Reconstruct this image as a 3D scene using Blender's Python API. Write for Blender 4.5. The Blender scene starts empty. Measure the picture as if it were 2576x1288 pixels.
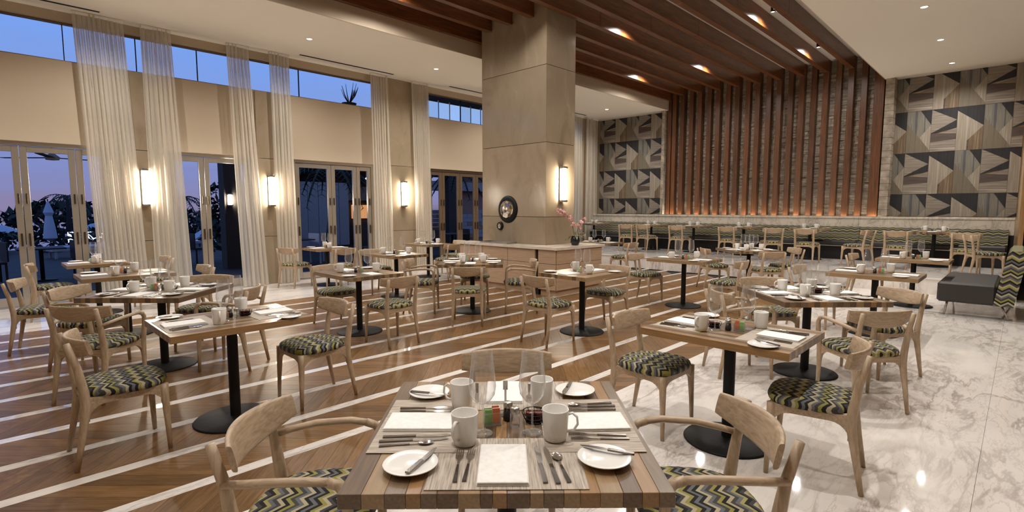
import bpy, bmesh, math, random
from mathutils import Vector, Matrix
random.seed(11)
R = math.radians
S = bpy.context.scene
C = S.collection

# ------------------------------------------------------------------ camera, world, exposure
cam = bpy.data.cameras.new('camera'); cam.sensor_width = 36; cam.lens = 36*1311/2576
cam.clip_start = .02; cam.clip_end = 400
co = bpy.data.objects.new('camera', cam); C.objects.link(co)
co.location = (0, 0, 1.55); co.rotation_euler = (R(90-5.23), 0, R(44.4-90))
S.camera = co
S.view_settings.view_transform = 'Standard'; S.view_settings.look = 'None'
S.view_settings.gamma = 1; S.view_settings.use_curve_mapping = False
S.view_settings.exposure = 0.0
S.cycles.max_bounces = 7; S.cycles.diffuse_bounces = 4; S.cycles.glossy_bounces = 3
S.cycles.transparent_max_bounces = 14; S.cycles.transmission_bounces = 4
S.cycles.caustics_reflective = False; S.cycles.caustics_refractive = False
S.cycles.sample_clamp_indirect = 4; S.cycles.use_denoising = True
S.cycles.use_light_tree = True

W = bpy.data.worlds.new('dusk'); S.world = W; W.use_nodes = True
def build_world():
    n = W.node_tree.nodes; l = W.node_tree.links; n.clear()
    out = n.new('ShaderNodeOutputWorld'); bg = n.new('ShaderNodeBackground')
    tc = n.new('ShaderNodeTexCoord'); sep = n.new('ShaderNodeSeparateXYZ')
    mp = n.new('ShaderNodeMapping'); mp.inputs['Scale'].default_value = (2.5, 2.5, 28)
    nz = n.new('ShaderNodeTexNoise'); nz.inputs['Scale'].default_value = 1.6; nz.inputs['Detail'].default_value = 5
    ma = n.new('ShaderNodeMath'); ma.operation = 'MULTIPLY_ADD'; ma.inputs[1].default_value = .07
    rp = n.new('ShaderNodeValToRGB'); e = rp.color_ramp.elements
    e[0].position = 0; e[0].color = (.05, .055, .10, 1)
    e[1].position = 1; e[1].color = (.10, .22, .60, 1)
    for p, c in ((.035, (.30, .25, .42, 1)), (.09, (.26, .29, .58, 1)), (.16, (.27, .37, .74, 1)), (.3, (.22, .40, .92, 1))):
        k = e.new(p); k.color = c
    l.new(tc.outputs['Generated'], sep.inputs[0]); l.new(tc.outputs['Generated'], mp.inputs[0])
    l.new(mp.outputs[0], nz.inputs['Vector']); l.new(nz.outputs[0], ma.inputs[0]); l.new(sep.outputs[2], ma.inputs[2])
    l.new(ma.outputs[0], rp.inputs[0]); l.new(rp.outputs[0], bg.inputs[0]); l.new(bg.outputs[0], out.inputs[0])
    bg.inputs[1].default_value = 1.0
build_world()
WARM = (1, .965, .92)
SPOT_W = 245; BEAM_W = 105; TUBE = 110; COVE_W = 18

# ------------------------------------------------------------------ helpers
def tag(o, label=None, cat=None, group=None, kind=None):
    if label: o['label'] = label
    if cat: o['category'] = cat
    if group: o['group'] = group
    if kind: o['kind'] = kind
    return o
def empty(name, loc=(0, 0, 0), rz=0, label=None, cat=None, group=None):
    o = bpy.data.objects.new(name, None); o.empty_display_size = .1
    o.location = loc; o.rotation_euler = (0, 0, rz); C.objects.link(o)
    return tag(o, label, cat, group)
def link(name, me, parent=None, loc=None, rz=None, rot=None):
    o = bpy.data.objects.new(name, me); C.objects.link(o)
    if parent: o.parent = parent
    if loc is not None: o.location = loc
    if rz is not None: o.rotation_euler = (0, 0, rz)
    if rot is not None: o.rotation_euler = rot
    return o
def dup(root, loc, rz, label=None, group=None):
    r = root.copy(); C.objects.link(r); r.location = loc; r.rotation_euler = (0, 0, rz)
    if label: r['label'] = label
    if group: r['group'] = group
    for ch in root.children:
        c = ch.copy(); C.objects.link(c); c.parent = r
        for g in ch.children:
            d = g.copy(); C.objects.link(d); d.parent = c
    return r
class M:
    """collects shapes into one mesh"""
    def __init__(s): s.v = []; s.f = []; s.m = []; s.sm = []; s.mi = 0; s.smooth = False
    def _add(s, vs, fs, smooth=None):
        b = len(s.v); s.v += [tuple(v) for v in vs]
        for f in fs: s.f.append(tuple(b+i for i in f)); s.m.append(s.mi); s.sm.append(s.smooth if smooth is None else smooth)
    def box(s, x0, x1, y0, y1, z0, z1, b=0):
        if b <= 0:
            vs = [(x, y, z) for x in (x0, x1) for y in (y0, y1) for z in (z0, z1)]
            s._add(vs, [(0, 1, 3, 2), (4, 6, 7, 5), (0, 4, 5, 1), (2, 3, 7, 6), (0, 2, 6, 4), (1, 5, 7, 3)], False)
        else:  # chamfered all round
            vs = []; X = (x0, x1); Y = (y0, y1); Z = (z0, z1); sg = (1, -1)
            for i in (0, 1):
                for j in (0, 1):
                    for k in (0, 1):
                        vs += [(X[i]+0*b, Y[j]+sg[j]*b, Z[k]+sg[k]*b), (X[i]+sg[i]*b, Y[j], Z[k]+sg[k]*b), (X[i]+sg[i]*b, Y[j]+sg[j]*b, Z[k])]
            ix = lambda i, j, k, a: ((i*2+j)*2+k)*3+a
            fs = []
            for i in (0, 1):
                q = [ix(i, 0, 0, 0), ix(i, 0, 1, 0), ix(i, 1, 1, 0), ix(i, 1, 0, 0)]; fs.append(q if i == 0 else q[::-1])
                q = [ix(0, i, 0, 1), ix(1, i, 0, 1), ix(1, i, 1, 1), ix(0, i, 1, 1)]; fs.append(q if i == 0 else q[::-1])
                q = [ix(0, 0, i, 2), ix(0, 1, i, 2), ix(1, 1, i, 2), ix(1, 0, i, 2)]; fs.append(q if i == 0 else q[::-1])
            for j in (0, 1):
                for k in (0, 1):
                    fs.append([ix(0, j, k, 1), ix(1, j, k, 1), ix(1, j, k, 2), ix(0, j, k, 2)])
                    fs.append([ix(j, 0, k, 0), ix(j, 1, k, 0), ix(j, 1, k, 2), ix(j, 0, k, 2)])
                    fs.append([ix(j, k, 0, 0), ix(j, k, 1, 0), ix(j, k, 1, 1), ix(j, k, 0, 1)])
            for i in (0, 1):
                for j in (0, 1):
                    for k in (0, 1): fs.append([ix(i, j, k, 0), ix(i, j, k, 1), ix(i, j, k, 2)])
            s._add(vs, fs, False)
        return s
    def lathe(s, prof, n=20, c=(0, 0), ez=1, smooth=True):
        vs = []; rings = []
        for r, z in prof:
            if r < 1e-5: rings.append([len(vs)]); vs.append((c[0], c[1], z))
            else:
                rings.append(list(range(len(vs), len(vs)+n)))
                vs += [(c[0]+r*math.cos(2*math.pi*i/n), c[1]+r*ez*math.sin(2*math.pi*i/n), z) for i in range(n)]
        fs = []
        for a, b in zip(rings, rings[1:]):
            for i in range(n):
                j = (i+1) % n
                if len(a) == 1 and len(b) == 1: continue
                if len(a) == 1: fs.append((a[0], b[j], b[i]))
                elif len(b) == 1: fs.append((a[i], a[j], b[0]))
                else: fs.append((a[i], a[j], b[j], b[i]))
        s._add(vs, fs, smooth); return s
    def tube(s, pts, rad, n=8, cap=True, flat=1.0, smooth=True):
        pts = [Vector(p) for p in pts]; rad = rad if isinstance(rad, (list, tuple)) else [rad]*len(pts)
        vs = []; fs = []; up = None
        for i, p in enumerate(pts):
            t = (pts[min(i+1, len(pts)-1)]-pts[max(i-1, 0)]).normalized()
            if up is None: up = Vector((0, 0, 1)) if abs(t.z) < .9 else Vector((0, 1, 0))
            a = up.cross(t)
            if a.length < 1e-4: a = Vector((1, 0, 0)).cross(t)
            a.normalize(); b = t.cross(a).normalized(); up = b
            for k in range(n):
                th = 2*math.pi*(k+.5)/n
                vs.append(p+a*math.cos(th)*rad[i]+b*math.sin(th)*rad[i]*flat)
        for i in range(len(pts)-1):
            for k in range(n):
                j = (k+1) % n; fs.append((i*n+k, i*n+j, (i+1)*n+j, (i+1)*n+k))
        if cap:
            fs.append(tuple(range(n))[::-1]); fs.append(tuple(range((len(pts)-1)*n, len(pts)*n)))
        s._add(vs, fs, smooth); return s
    def prism(s, poly, h0, h1, axis='z'):
        """extrude a 2D polygon (ccw) along an axis"""
        n = len(poly)
        mk = {'z': lambda a, b, h: (a, b, h), 'y': lambda a, b, h: (a, h, b), 'x': lambda a, b, h: (h, a, b)}[axis]
        vs = [mk(a, b, h0) for a, b in poly]+[mk(a, b, h1) for a, b in poly]
        fs = [tuple(range(n))[::-1], tuple(range(n, 2*n))]+[(i, (i+1) % n, n+(i+1) % n, n+i) for i in range(n)]
        s._add(vs, fs, False); return s
    def grid(s, fn, nu, nv, smooth=True, closed=False):
        vs = [fn(i/nu, j/nv) for j in range(nv+1) for i in range(nu+1)]
        fs = [(j*(nu+1)+i, j*(nu+1)+i+1, (j+1)*(nu+1)+i+1, (j+1)*(nu+1)+i) for j in range(nv) for i in range(nu)]
        s._add(vs, fs, smooth); return s
    def mesh(s, name, mats, fix=True):
        me = bpy.data.meshes.new(name); me.from_pydata(s.v, [], s.f)
        for m in (mats if isinstance(mats, (list, tuple)) else [mats]): me.materials.append(m)
        me.polygons.foreach_set('material_index', s.m); me.polygons.foreach_set('use_smooth', s.sm)
        if fix:
            bm = bmesh.new(); bm.from_mesh(me); bmesh.ops.recalc_face_normals(bm, faces=bm.faces); bm.to_mesh(me); bm.free()
        me.update(); return me
    def obj(s, name, mats, parent=None, **k): return link(name, s.mesh(name, mats), parent, **k)

# ------------------------------------------------------------------ materials
MAT = {}
def newmat(name):
    m = bpy.data.materials.new(name); m.use_nodes = True; m.node_tree.nodes.clear(); MAT[name] = m
    return m, m.node_tree.nodes, m.node_tree.links
def rgb(*c): return tuple(((v/255+.055)/1.055)**2.4 if v > 10 else v/255/12.92 for v in c)+(1,)
def plain(name, col, rough=.5, metal=0, spec=.5, emit=None, es=0):
    m, n, l = newmat(name)
    o = n.new('ShaderNodeOutputMaterial'); p = n.new('ShaderNodeBsdfPrincipled')
    p.inputs['Base Color'].default_value = col; p.inputs['Roughness'].default_value = rough
    p.inputs['Metallic'].default_value = metal; p.inputs['Specular IOR Level'].default_value = spec
    if emit: p.inputs['Emission Color'].default_value = emit; p.inputs['Emission Strength'].default_value = es
    l.new(p.outputs[0], o.inputs[0]); return m
def ramped(name, stops, vecscale=(1, 1, 1), scale=4, detail=5, distort=0, rough=.5, coord='Object', rnd=None, bump=0, kind='noise', const=False, rndamt=.35, spec=.5, nrough=.55, rotz=0):
    m, n, l = newmat(name)
    o = n.new('ShaderNodeOutputMaterial'); p = n.new('ShaderNodeBsdfPrincipled')
    tc = n.new('ShaderNodeTexCoord'); mp = n.new('ShaderNodeMapping'); mp.inputs['Scale'].default_value = vecscale
    mp.inputs['Rotation'].default_value = (0, 0, rotz)
    l.new(tc.outputs[coord], mp.inputs[0]); vec = mp.outputs[0]
    rv = None
    if rnd == 'object': oi = n.new('ShaderNodeObjectInfo'); rv = oi.outputs['Random']
    if rnd == 'island': gi = n.new('ShaderNodeNewGeometry'); rv = gi.outputs['Random Per Island']
    if rv:
        ad = n.new('ShaderNodeVectorMath'); ad.operation = 'ADD'; sc = n.new('ShaderNodeMath'); sc.operation = 'MULTIPLY'; sc.inputs[1].default_value = 37
        l.new(rv, sc.inputs[0]); l.new(vec, ad.inputs[0]); l.new(sc.outputs[0], ad.inputs[1]); vec = ad.outputs[0]
    if kind == 'noise':
        t = n.new('ShaderNodeTexNoise'); t.inputs['Scale'].default_value = scale; t.inputs['Detail'].default_value = detail
        t.inputs['Distortion'].default_value = distort; t.inputs['Roughness'].default_value = nrough
    else:
        t = n.new('ShaderNodeTexWave'); t.inputs['Scale'].default_value = scale; t.inputs['Detail'].default_value = detail
        t.inputs['Distortion'].default_value = distort; t.inputs['Detail Scale'].default_value = 1.5
    l.new(vec, t.inputs['Vector'])
    rp = n.new('ShaderNodeValToRGB'); e = rp.color_ramp.elements
    if const: rp.color_ramp.interpolation = 'CONSTANT'
    e[0].position, e[0].color = stops[0]; e[1].position, e[1].color = stops[-1]
    for q, c in stops[1:-1]: k = e.new(q); k.color = c
    l.new(t.outputs[0], rp.inputs[0]); col = rp.outputs[0]
    if rv:
        hs = n.new('ShaderNodeHueSaturation'); mr = n.new('ShaderNodeMapRange'); mr.inputs[3].default_value = 1-rndamt; mr.inputs[4].default_value = 1+rndamt
        l.new(rv, mr.inputs[0]); l.new(mr.outputs[0], hs.inputs['Value']); l.new(col, hs.inputs['Color']); col = hs.outputs[0]
    l.new(col, p.inputs['Base Color']); p.inputs['Roughness'].default_value = rough; p.inputs['Specular IOR Level'].default_value = spec
    if bump:
        b = n.new('ShaderNodeBump'); b.inputs['Strength'].default_value = bump; b.inputs['Distance'].default_value = .01
        l.new(t.outputs[0], b.inputs['Height']); l.new(b.outputs[0], p.inputs['Normal'])
    l.new(p.outputs[0], o.inputs[0]); return m
oak = ramped('pale_oak', [(.3, rgb(156, 132, 106)), (.55, rgb(180, 156, 128)), (.75, rgb(195, 172, 146))], (6, 6, 1.2), 9, 6, .6, .42, bump=.05)
oaka = ramped('pale_oak_arm', [(.3, rgb(154, 130, 104)), (.55, rgb(178, 154, 126)), (.75, rgb(193, 170, 144))], (8, 1.2, 8), 9, 6, .6, .42, bump=.05)
oakh = ramped('pale_oak_bent', [(.3, rgb(154, 130, 104)), (.55, rgb(178, 154, 126)), (.75, rgb(193, 170, 144))], (1.2, 8, 8), 9, 6, .6, .42, bump=.05)
STV = [ramped('stave_%s' % k, [(.3, a), (.7, b)], (1.5, 26, 26), 3, 6, .5, .28, coord='Object', rnd=None) for k, a, b in (
    ('honey', rgb(134, 100, 62), rgb(160, 124, 82)), ('walnut', rgb(88, 68, 50), rgb(116, 92, 68)), ('tan', rgb(138, 112, 80), rgb(162, 134, 100)), ('smoke', rgb(104, 86, 66), rgb(130, 108, 84)))]
plank = ramped('plank_oak', [(.25, rgb(90, 63, 37)), (.5, rgb(117, 86, 52)), (.78, rgb(140, 106, 69))], (2.2, 30, 1), 2.4, 7, .8, .34, rnd='object', rndamt=.22, spec=.26)
plank_i = ramped('plank_oak_far', [(.25, rgb(90, 63, 37)), (.5, rgb(117, 86, 52)), (.78, rgb(140, 106, 69))], (6, 6, 1), 3, 7, .8, .34, rnd='island', rndamt=.22, spec=.26)
def marble_mat(name, base, vein, sc=.9, rough=.12, strength=.75, coord='Object', grey=rgb(214, 204, 194)):
    m, n, l = newmat(name)
    o = n.new('ShaderNodeOutputMaterial'); p = n.new('ShaderNodeBsdfPrincipled'); tc = n.new('ShaderNodeTexCoord')
    mp = n.new('ShaderNodeMapping'); mp.inputs['Rotation'].default_value = (R(20), R(15), R(38)); mp.inputs['Scale'].default_value = (1, 2.6, 1.6)
    l.new(tc.outputs[coord], mp.inputs[0])
    a = n.new('ShaderNodeTexNoise'); a.inputs['Scale'].default_value = sc*1.6; a.inputs['Detail'].default_value = 9; a.inputs['Roughness'].default_value = .62; a.inputs['Distortion'].default_value = 1.1
    l.new(mp.outputs[0], a.inputs['Vector'])
    rv = n.new('ShaderNodeValToRGB'); e = rv.color_ramp.elements
    e[0].position = .455; e[0].color = (0, 0, 0, 1); e[1].position = .545; e[1].color = (0, 0, 0, 1)
    k = e.new(.5); k.color = (1, 1, 1, 1)
    l.new(a.outputs[0], rv.inputs[0])
    b = n.new('ShaderNodeTexNoise'); b.inputs['Scale'].default_value = sc*.8; b.inputs['Detail'].default_value = 3
    l.new(mp.outputs[0], b.inputs['Vector'])
    rb = n.new('ShaderNodeValToRGB'); rb.color_ramp.elements[0].position = .35; rb.color_ramp.elements[0].color = base
    rb.color_ramp.elements[1].position = .75; rb.color_ramp.elements[1].color = grey; l.new(b.outputs[0], rb.inputs[0])
    mu = n.new('ShaderNodeMath'); mu.operation = 'MULTIPLY'; mu.inputs[1].default_value = strength
    mk = n.new('ShaderNodeMath'); mk.operation = 'MULTIPLY'; l.new(rv.outputs[0], mk.inputs[0]); l.new(b.outputs[0], mk.inputs[1])
    l.new(mk.outputs[0], mu.inputs[0])
    mx = n.new('ShaderNodeMix'); mx.data_type = 'RGBA'; l.new(mu.outputs[0], mx.inputs[0]); l.new(rb.outputs[0], mx.inputs[6]); mx.inputs[7].default_value = vein
    l.new(mx.outputs[2], p.inputs['Base Color']); p.inputs['Roughness'].default_value = rough
    l.new(p.outputs[0], o.inputs[0]); return m
def streak_marble(name, base, mid, vein, rot, rough=.14):
    m, n, l = newmat(name); o = n.new('ShaderNodeOutputMaterial'); p = n.new('ShaderNodeBsdfPrincipled'); tc = n.new('ShaderNodeTexCoord')
    def tex(sc, scale, det, rgh, dist, off):
        mp = n.new('ShaderNodeMapping'); mp.inputs['Rotation'].default_value = (0, 0, rot+off); mp.inputs['Scale'].default_value = sc
        t = n.new('ShaderNodeTexNoise'); t.inputs['Scale'].default_value = scale; t.inputs['Detail'].default_value = det; t.inputs['Roughness'].default_value = rgh; t.inputs['Distortion'].default_value = dist
        l.new(tc.outputs['Object'], mp.inputs[0]); l.new(mp.outputs[0], t.inputs['Vector']); return t.outputs[0]
    a = tex((.8, 2.9, 1), 1.25, 7, .62, .5, 0); a2 = tex((.9, 3.2, 1), 3.1, 6, .6, .5, .35); b = tex((.5, 1.6, 1), 1.0, 4, .5, .3, .3)
    def ramp(src, *st):
        k = n.new('ShaderNodeValToRGB'); e = k.color_ramp.elements; e[0].position, e[0].color = st[0]; e[1].position, e[1].color = st[-1]
        for q, c in st[1:-1]: x = e.new(q); x.color = c
        l.new(src, k.inputs[0]); return k.outputs[0]
    def g(v): return (v, v, v, 1)
    def mul(x, y):
        k = n.new('ShaderNodeMath'); k.operation = 'MULTIPLY'
        for q, v in enumerate((x, y)):
            if isinstance(v, (int, float)): k.inputs[q].default_value = v
            else: l.new(v, k.inputs[q])
        return k.outputs[0]
    mask = ramp(b, (.40, g(.12)), (.62, g(1)))
    v1 = mul(ramp(a, (.462, g(0)), (.498, g(1)), (.545, g(0))), mask); v2 = mul(mul(ramp(a2, (.475, g(0)), (.5, g(1)), (.525, g(0))), mask), .6)
    mxv = n.new('ShaderNodeMath'); mxv.operation = 'MAXIMUM'; l.new(v1, mxv.inputs[0]); l.new(v2, mxv.inputs[1])
    basec = ramp(b, (.35, base), (.7, mid))
    mx = n.new('ShaderNodeMix'); mx.data_type = 'RGBA'; l.new(mul(mxv.outputs[0], .8), mx.inputs[0]); l.new(basec, mx.inputs[6]); mx.inputs[7].default_value = vein
    l.new(mx.outputs[2], p.inputs['Base Color']); p.inputs['Roughness'].default_value = rough; l.new(p.outputs[0], o.inputs[0]); return m
marble = streak_marble('white_marble', rgb(234, 227, 219), rgb(222, 213, 205), rgb(158, 146, 138), R(-45), .045)
marble_led = marble_mat('ledge_marble', rgb(206, 197, 182), rgb(130, 118, 104), 1.0, .2, .9, grey=rgb(188, 179, 164))
stone = ramped('beige_stone', [(.25, rgb(138, 121, 98)), (.45, rgb(154, 137, 114)), (.6, rgb(158, 141, 118)), (.8, rgb(178, 162, 139))], (1.1, 1.1, .55), 1.6, 8, 1.6, .16, rnd='object', rndamt=.07, nrough=.6)
stone_w = ramped('honed_stone', [(.3, rgb(178, 158, 130)), (.7, rgb(200, 180, 150))], (1, 1, 1), 2.5, 6, .5, .4)
plaster = plain('warm_plaster', rgb(186, 169, 146), .8)
ceilp = plain('ceiling_paint', rgb(242, 235, 222), .85)
ceild = plain('recess_paint', rgb(236, 230, 220), .85)
beamw = ramped('stained_beam', [(.3, rgb(74, 42, 20)), (.6, rgb(114, 66, 32)), (.8, rgb(140, 86, 44))], (1.0, 14, 14), 2.2, 7, .7, .33, spec=.6)
slatw = ramped('stained_slat', [(.3, rgb(72, 44, 26)), (.6, rgb(106, 66, 38)), (.8, rgb(128, 84, 50))], (14, 14, 1.0), 2.2, 7, .7, .35, rnd='object', rndamt=.22)
ledger = ramped('ledger_stone', [(.3, rgb(128, 116, 102)), (.7, rgb(186, 172, 154))], (1, 1, 1), 6, 5, 0, .85, rnd='island', rndamt=.25, bump=.2)
black = plain('black_powdercoat', rgb(22, 20, 19), .55, 0, .25)
blackleather = plain('black_leather', rgb(44, 40, 38), .5)
darkvoid = plain('dark_recess', rgb(18, 15, 13), .8)
alum = plain('brushed_aluminium', rgb(196, 188, 176), .28, .82)
alumd = plain('bronze_aluminium', rgb(128, 108, 86), .35, .6)
steel = plain('cutlery_steel', rgb(205, 200, 194), .16, 1)
steelm = plain('satin_steel', rgb(180, 176, 170), .3, 1)
darksteel = plain('darkened_steel', rgb(112, 104, 98), .22, 1)  # steel darkened: dark reflections on the cutlery handles put into the colour
china = plain('white_china', rgb(236, 232, 226), .16)
linen = ramped('white_linen', [(.3, rgb(232, 228, 222)), (.7, rgb(243, 240, 236))], (1, 1, 1), 60, 3, 0, .85, bump=.06)
matm = ramped('woven_mat', [(.25, rgb(120, 108, 96)), (.5, rgb(176, 162, 146)), (.75, rgb(204, 192, 178))], (90, 4, 1), 2.2, 3, 0, .6, bump=.12)
fabd = plain('dark_fabric', rgb(38, 35, 33), .8)
cabw = ramped('limed_oak_cabinet', [(.3, rgb(172, 142, 114)), (.7, rgb(192, 164, 136))], (1.2, 1.2, 22), 3, 5, .4, .45)
ctop = ramped('stone_worktop', [(.3, rgb(206, 192, 174)), (.7, rgb(224, 212, 196))], (1, 1, 1), 6, 5, 0, .2)
woodtrim = ramped('honey_trim', [(.3, rgb(150, 112, 68)), (.7, rgb(176, 138, 92))], (12, 12, 1), 3, 5, .4, .4)
# glass that is cheap to trace: clear pane with fresnel reflection
def glassmat(name, tint, refl=.9, base=.03):
    m, n, l = newmat(name); o = n.new('ShaderNodeOutputMaterial')
    t = n.new('ShaderNodeBsdfTransparent'); t.inputs[0].default_value = tint
    g = n.new('ShaderNodeBsdfGlossy'); g.inputs['Roughness'].default_value = .02
    f = n.new('ShaderNodeLayerWeight'); f.inputs[0].default_value = .12
    a = n.new('ShaderNodeMath'); a.operation = 'MULTIPLY_ADD'; a.inputs[1].default_value = refl; a.inputs[2].default_value = base
    mx = n.new('ShaderNodeMixShader'); l.new(f.outputs['Fresnel'], a.inputs[0]); l.new(a.outputs[0], mx.inputs[0]); l.new(t.outputs[0], mx.inputs[1]); l.new(g.outputs[0], mx.inputs[2])
    l.new(mx.outputs[0], o.inputs[0]); return m
pane = glassmat('window_glass', (.93, .95, .97, 1), .55, .0)
crystal = glassmat('wine_glass_crystal', (.985, .985, .985, 1), .0, .0)
def crystal_white_rims():  # white diffuse mixed in toward the edges, painting in bright rim highlights
    n = crystal.node_tree.nodes; l = crystal.node_tree.links
    mx = [k for k in n if k.type == 'MIX_SHADER'][0]; g = [k for k in n if k.type == 'BSDF_GLOSSY'][0]
    lw = n.new('ShaderNodeLayerWeight'); lw.inputs[0].default_value = .5
    p = n.new('ShaderNodeMath'); p.operation = 'POWER'; p.inputs[1].default_value = 1.8; l.new(lw.outputs['Facing'], p.inputs[0])
    a = n.new('ShaderNodeMath'); a.operation = 'MULTIPLY_ADD'; a.inputs[1].default_value = .8; a.inputs[2].default_value = .10; l.new(p.outputs[0], a.inputs[0])
    d = n.new('ShaderNodeBsdfTranslucent'); d.inputs[0].default_value = (.95, .95, .95, 1)
    e = n.new('ShaderNodeBsdfDiffuse'); e.inputs[0].default_value = (.95, .95, .95, 1)
    m2 = n.new('ShaderNodeMixShader'); m2.inputs[0].default_value = .5; l.new(d.outputs[0], m2.inputs[1]); l.new(e.outputs[0], m2.inputs[2])
    m3 = n.new('ShaderNodeMixShader'); m3.inputs[0].default_value = .35; l.new(g.outputs[0], m3.inputs[1]); l.new(m2.outputs[0], m3.inputs[2])
    l.new(m3.outputs[0], mx.inputs[2]); l.new(a.outputs[0], mx.inputs[0])
crystal_white_rims()
def sheer():
    m, n, l = newmat('sheer_voile'); o = n.new('ShaderNodeOutputMaterial')
    t = n.new('ShaderNodeBsdfTransparent'); d = n.new('ShaderNodeBsdfDiffuse'); r = n.new('ShaderNodeBsdfTranslucent')
    d.inputs[0].default_value = rgb(236, 228, 214); r.inputs[0].default_value = rgb(236, 228, 214)
    a = n.new('ShaderNodeMixShader'); a.inputs[0].default_value = .45; l.new(d.outputs[0], a.inputs[1]); l.new(r.outputs[0], a.inputs[2])
    lw = n.new('ShaderNodeLayerWeight'); lw.inputs[0].default_value = .35
    mr = n.new('ShaderNodeMapRange'); mr.inputs[3].default_value = .70; mr.inputs[4].default_value = .97; l.new(lw.outputs['Facing'], mr.inputs[0])
    b = n.new('ShaderNodeMixShader'); l.new(mr.outputs[0], b.inputs[0]); l.new(t.outputs[0], b.inputs[1]); l.new(a.outputs[0], b.inputs[2])
    l.new(b.outputs[0], o.inputs[0]); return m
voile = sheer()
def chevron(name, fx=9.0, fy=17.0, amp=.55, axes=(0, 1), diag=0):
    m, n, l = newmat(name); o = n.new('ShaderNodeOutputMaterial'); p = n.new('ShaderNodeBsdfPrincipled')
    tc = n.new('ShaderNodeTexCoord'); sp = n.new('ShaderNodeSeparateXYZ'); l.new(tc.outputs['Object'], sp.inputs[0])
    def mth(op, a, b=None, c=None):
        k = n.new('ShaderNodeMath'); k.operation = op
        for i, v in enumerate((a, b, c)):
            if v is None: continue
            if isinstance(v, (int, float)): k.inputs[i].default_value = v
            else: l.new(v, k.inputs[i])
        return k.outputs[0]
    zig = mth('PINGPONG', mth('MULTIPLY', mth('MULTIPLY_ADD', sp.outputs[1], diag, sp.outputs[axes[0]]), fx), .5)
    t = mth('MULTIPLY_ADD', zig, amp*2, mth('MULTIPLY', sp.outputs[axes[1]], fy))
    f = mth('FRACT', mth('MULTIPLY', t, .25))
    rp = n.new('ShaderNodeValToRGB'); rp.color_ramp.interpolation = 'CONSTANT'; e = rp.color_ramp.elements
    K = rgb(34, 32, 32); G = rgb(98, 98, 100); O = rgb(136, 130, 70); B = rgb(164, 154, 126); D = rgb(66, 64, 62); Y = rgb(148, 140, 88)
    cols = [K, G, K, O, B, D, K, Y, G, D, B, K, O, D, G, B]
    e[0].position = 0; e[0].color = cols[0]; e[1].position = 15/16; e[1].color = cols[15]
    for i in range(1, 15): k = e.new(i/16); k.color = cols[i]
    l.new(f, rp.inputs[0]); l.new(rp.outputs[0], p.inputs['Base Color']); p.inputs['Roughness'].default_value = .85; p.inputs['Specular IOR Level'].default_value = .2
    nz = n.new('ShaderNodeTexNoise'); nz.inputs['Scale'].default_value = 400; l.new(tc.outputs['Object'], nz.inputs['Vector'])
    b = n.new('ShaderNodeBump'); b.inputs['Strength'].default_value = .25; b.inputs['Distance'].default_value = .002; l.new(nz.outputs[0], b.inputs['Height']); l.new(b.outputs[0], p.inputs['Normal'])
    l.new(p.outputs[0], o.inputs[0]); return m
chev = chevron('zigzag_fabric', 13, 15, .5)
chev_back = chevron('zigzag_banquette', 6, 18, .45, (1, 2))
chev_sofa = chevron('zigzag_sofa', 7, 10, .5, (0, 2), 1)
tube_m = plain('lit_tube', (1, 1, 1, 1), .5, emit=(1, .88, .72, 1), es=TUBE)
lens_m = plain('lit_lens', (1, 1, 1, 1), .5, emit=(1, .9, .76, 1), es=30)

# ------------------------------------------------------------------ room numbers
YW, XF, ZC = 11.06, 15.76, 4.64           # window wall, far wall, side ceilings
YS0, YS1, ZR = 2.58, 8.27, 5.34           # recess edges, recess ceiling
X0, Y0 = -3.2, -4.2                       # walls behind the camera
WY0, WY1, XP = 2.38, 8.86, 11.95          # timber zone of the floor, platform edge

# ---- floor: slab, marble slabs, marble stripes, diagonal planks
fl = M().box(X0-.2, XF+.4, Y0-.2, YW+.2, -.25, -.012).obj('floor', darkvoid); tag(fl, kind='structure')
def slab(x0, x1, y0, y1, name='marble_slab'):
    return M().box(x0+.0007, x1-.0007, y0+.0007, y1-.0007, -.012, 0, .0008).obj(name, marble, fl)
xs = [X0, -.6, 2.0, 4.6, 7.2, 9.8, XP+.3]
ys = [Y0, -1.25, .1, WY0]
for a, b in zip(xs, xs[1:]):
    for c, d in zip(ys, ys[1:]): slab(a, b, c, d)
    slab(a, b, WY1, YW+.15)
SP = .513; stripes = [2.72+SP*i for i in range(12)]
for y in stripes:
    x = X0
    while x < XP:
        x1 = min(x+2.6, XP); M().box(x+.001, x1-.001, y-.045, y+.045, -.012, 0).obj('marble_stripe', marble, fl); x = x1
edges = [WY0]+[v for y in stripes for v in (y-.045, y+.045)]+[WY1]
pl = []
PWID = .118
def para(w, h, sgn):
    g = .0012; s = w*math.sqrt(2)
    return [(0+g, g), (s-g, g), (s-g+sgn*(h-2*g), h-g), (g+sgn*(h-2*g), h-g)]
meshes = {}
for i in range(0, len(edges), 2):
    a, b = edges[i], edges[i+1]; h = b-a; sgn = 1 if (i//2) % 2 == 1 else -1
    key = (round(h, 4), sgn)
    if h < .05: continue
    if key not in meshes:
        # local frame along the grain so the wood grain follows the plank
        P = para(PWID, h, sgn); ang = math.atan2(1, sgn); c, s = math.cos(-ang), math.sin(-ang)
        meshes[key] = (M().prism([(x*c-y*s, x*s+y*c) for x, y in P], -.012, 0).mesh('plank', plank), ang, P)
    me, ang, P = meshes[key]
    x = X0-.6
    while x < XP:
        x += PWID*math.sqrt(2)
        xc = [p[0]+x for p in P]
        if min(xc) < X0 or max(xc) > XP: continue
        pl.append((math.hypot(x+.1, a), x, a, me, ang, P))
def in_view(x, y):
    f = x*.7145+y*.6997; r = x*.6997-y*.7145
    return f > .3 and abs(r) < f*1.02+.25 and f > 1.9
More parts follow.
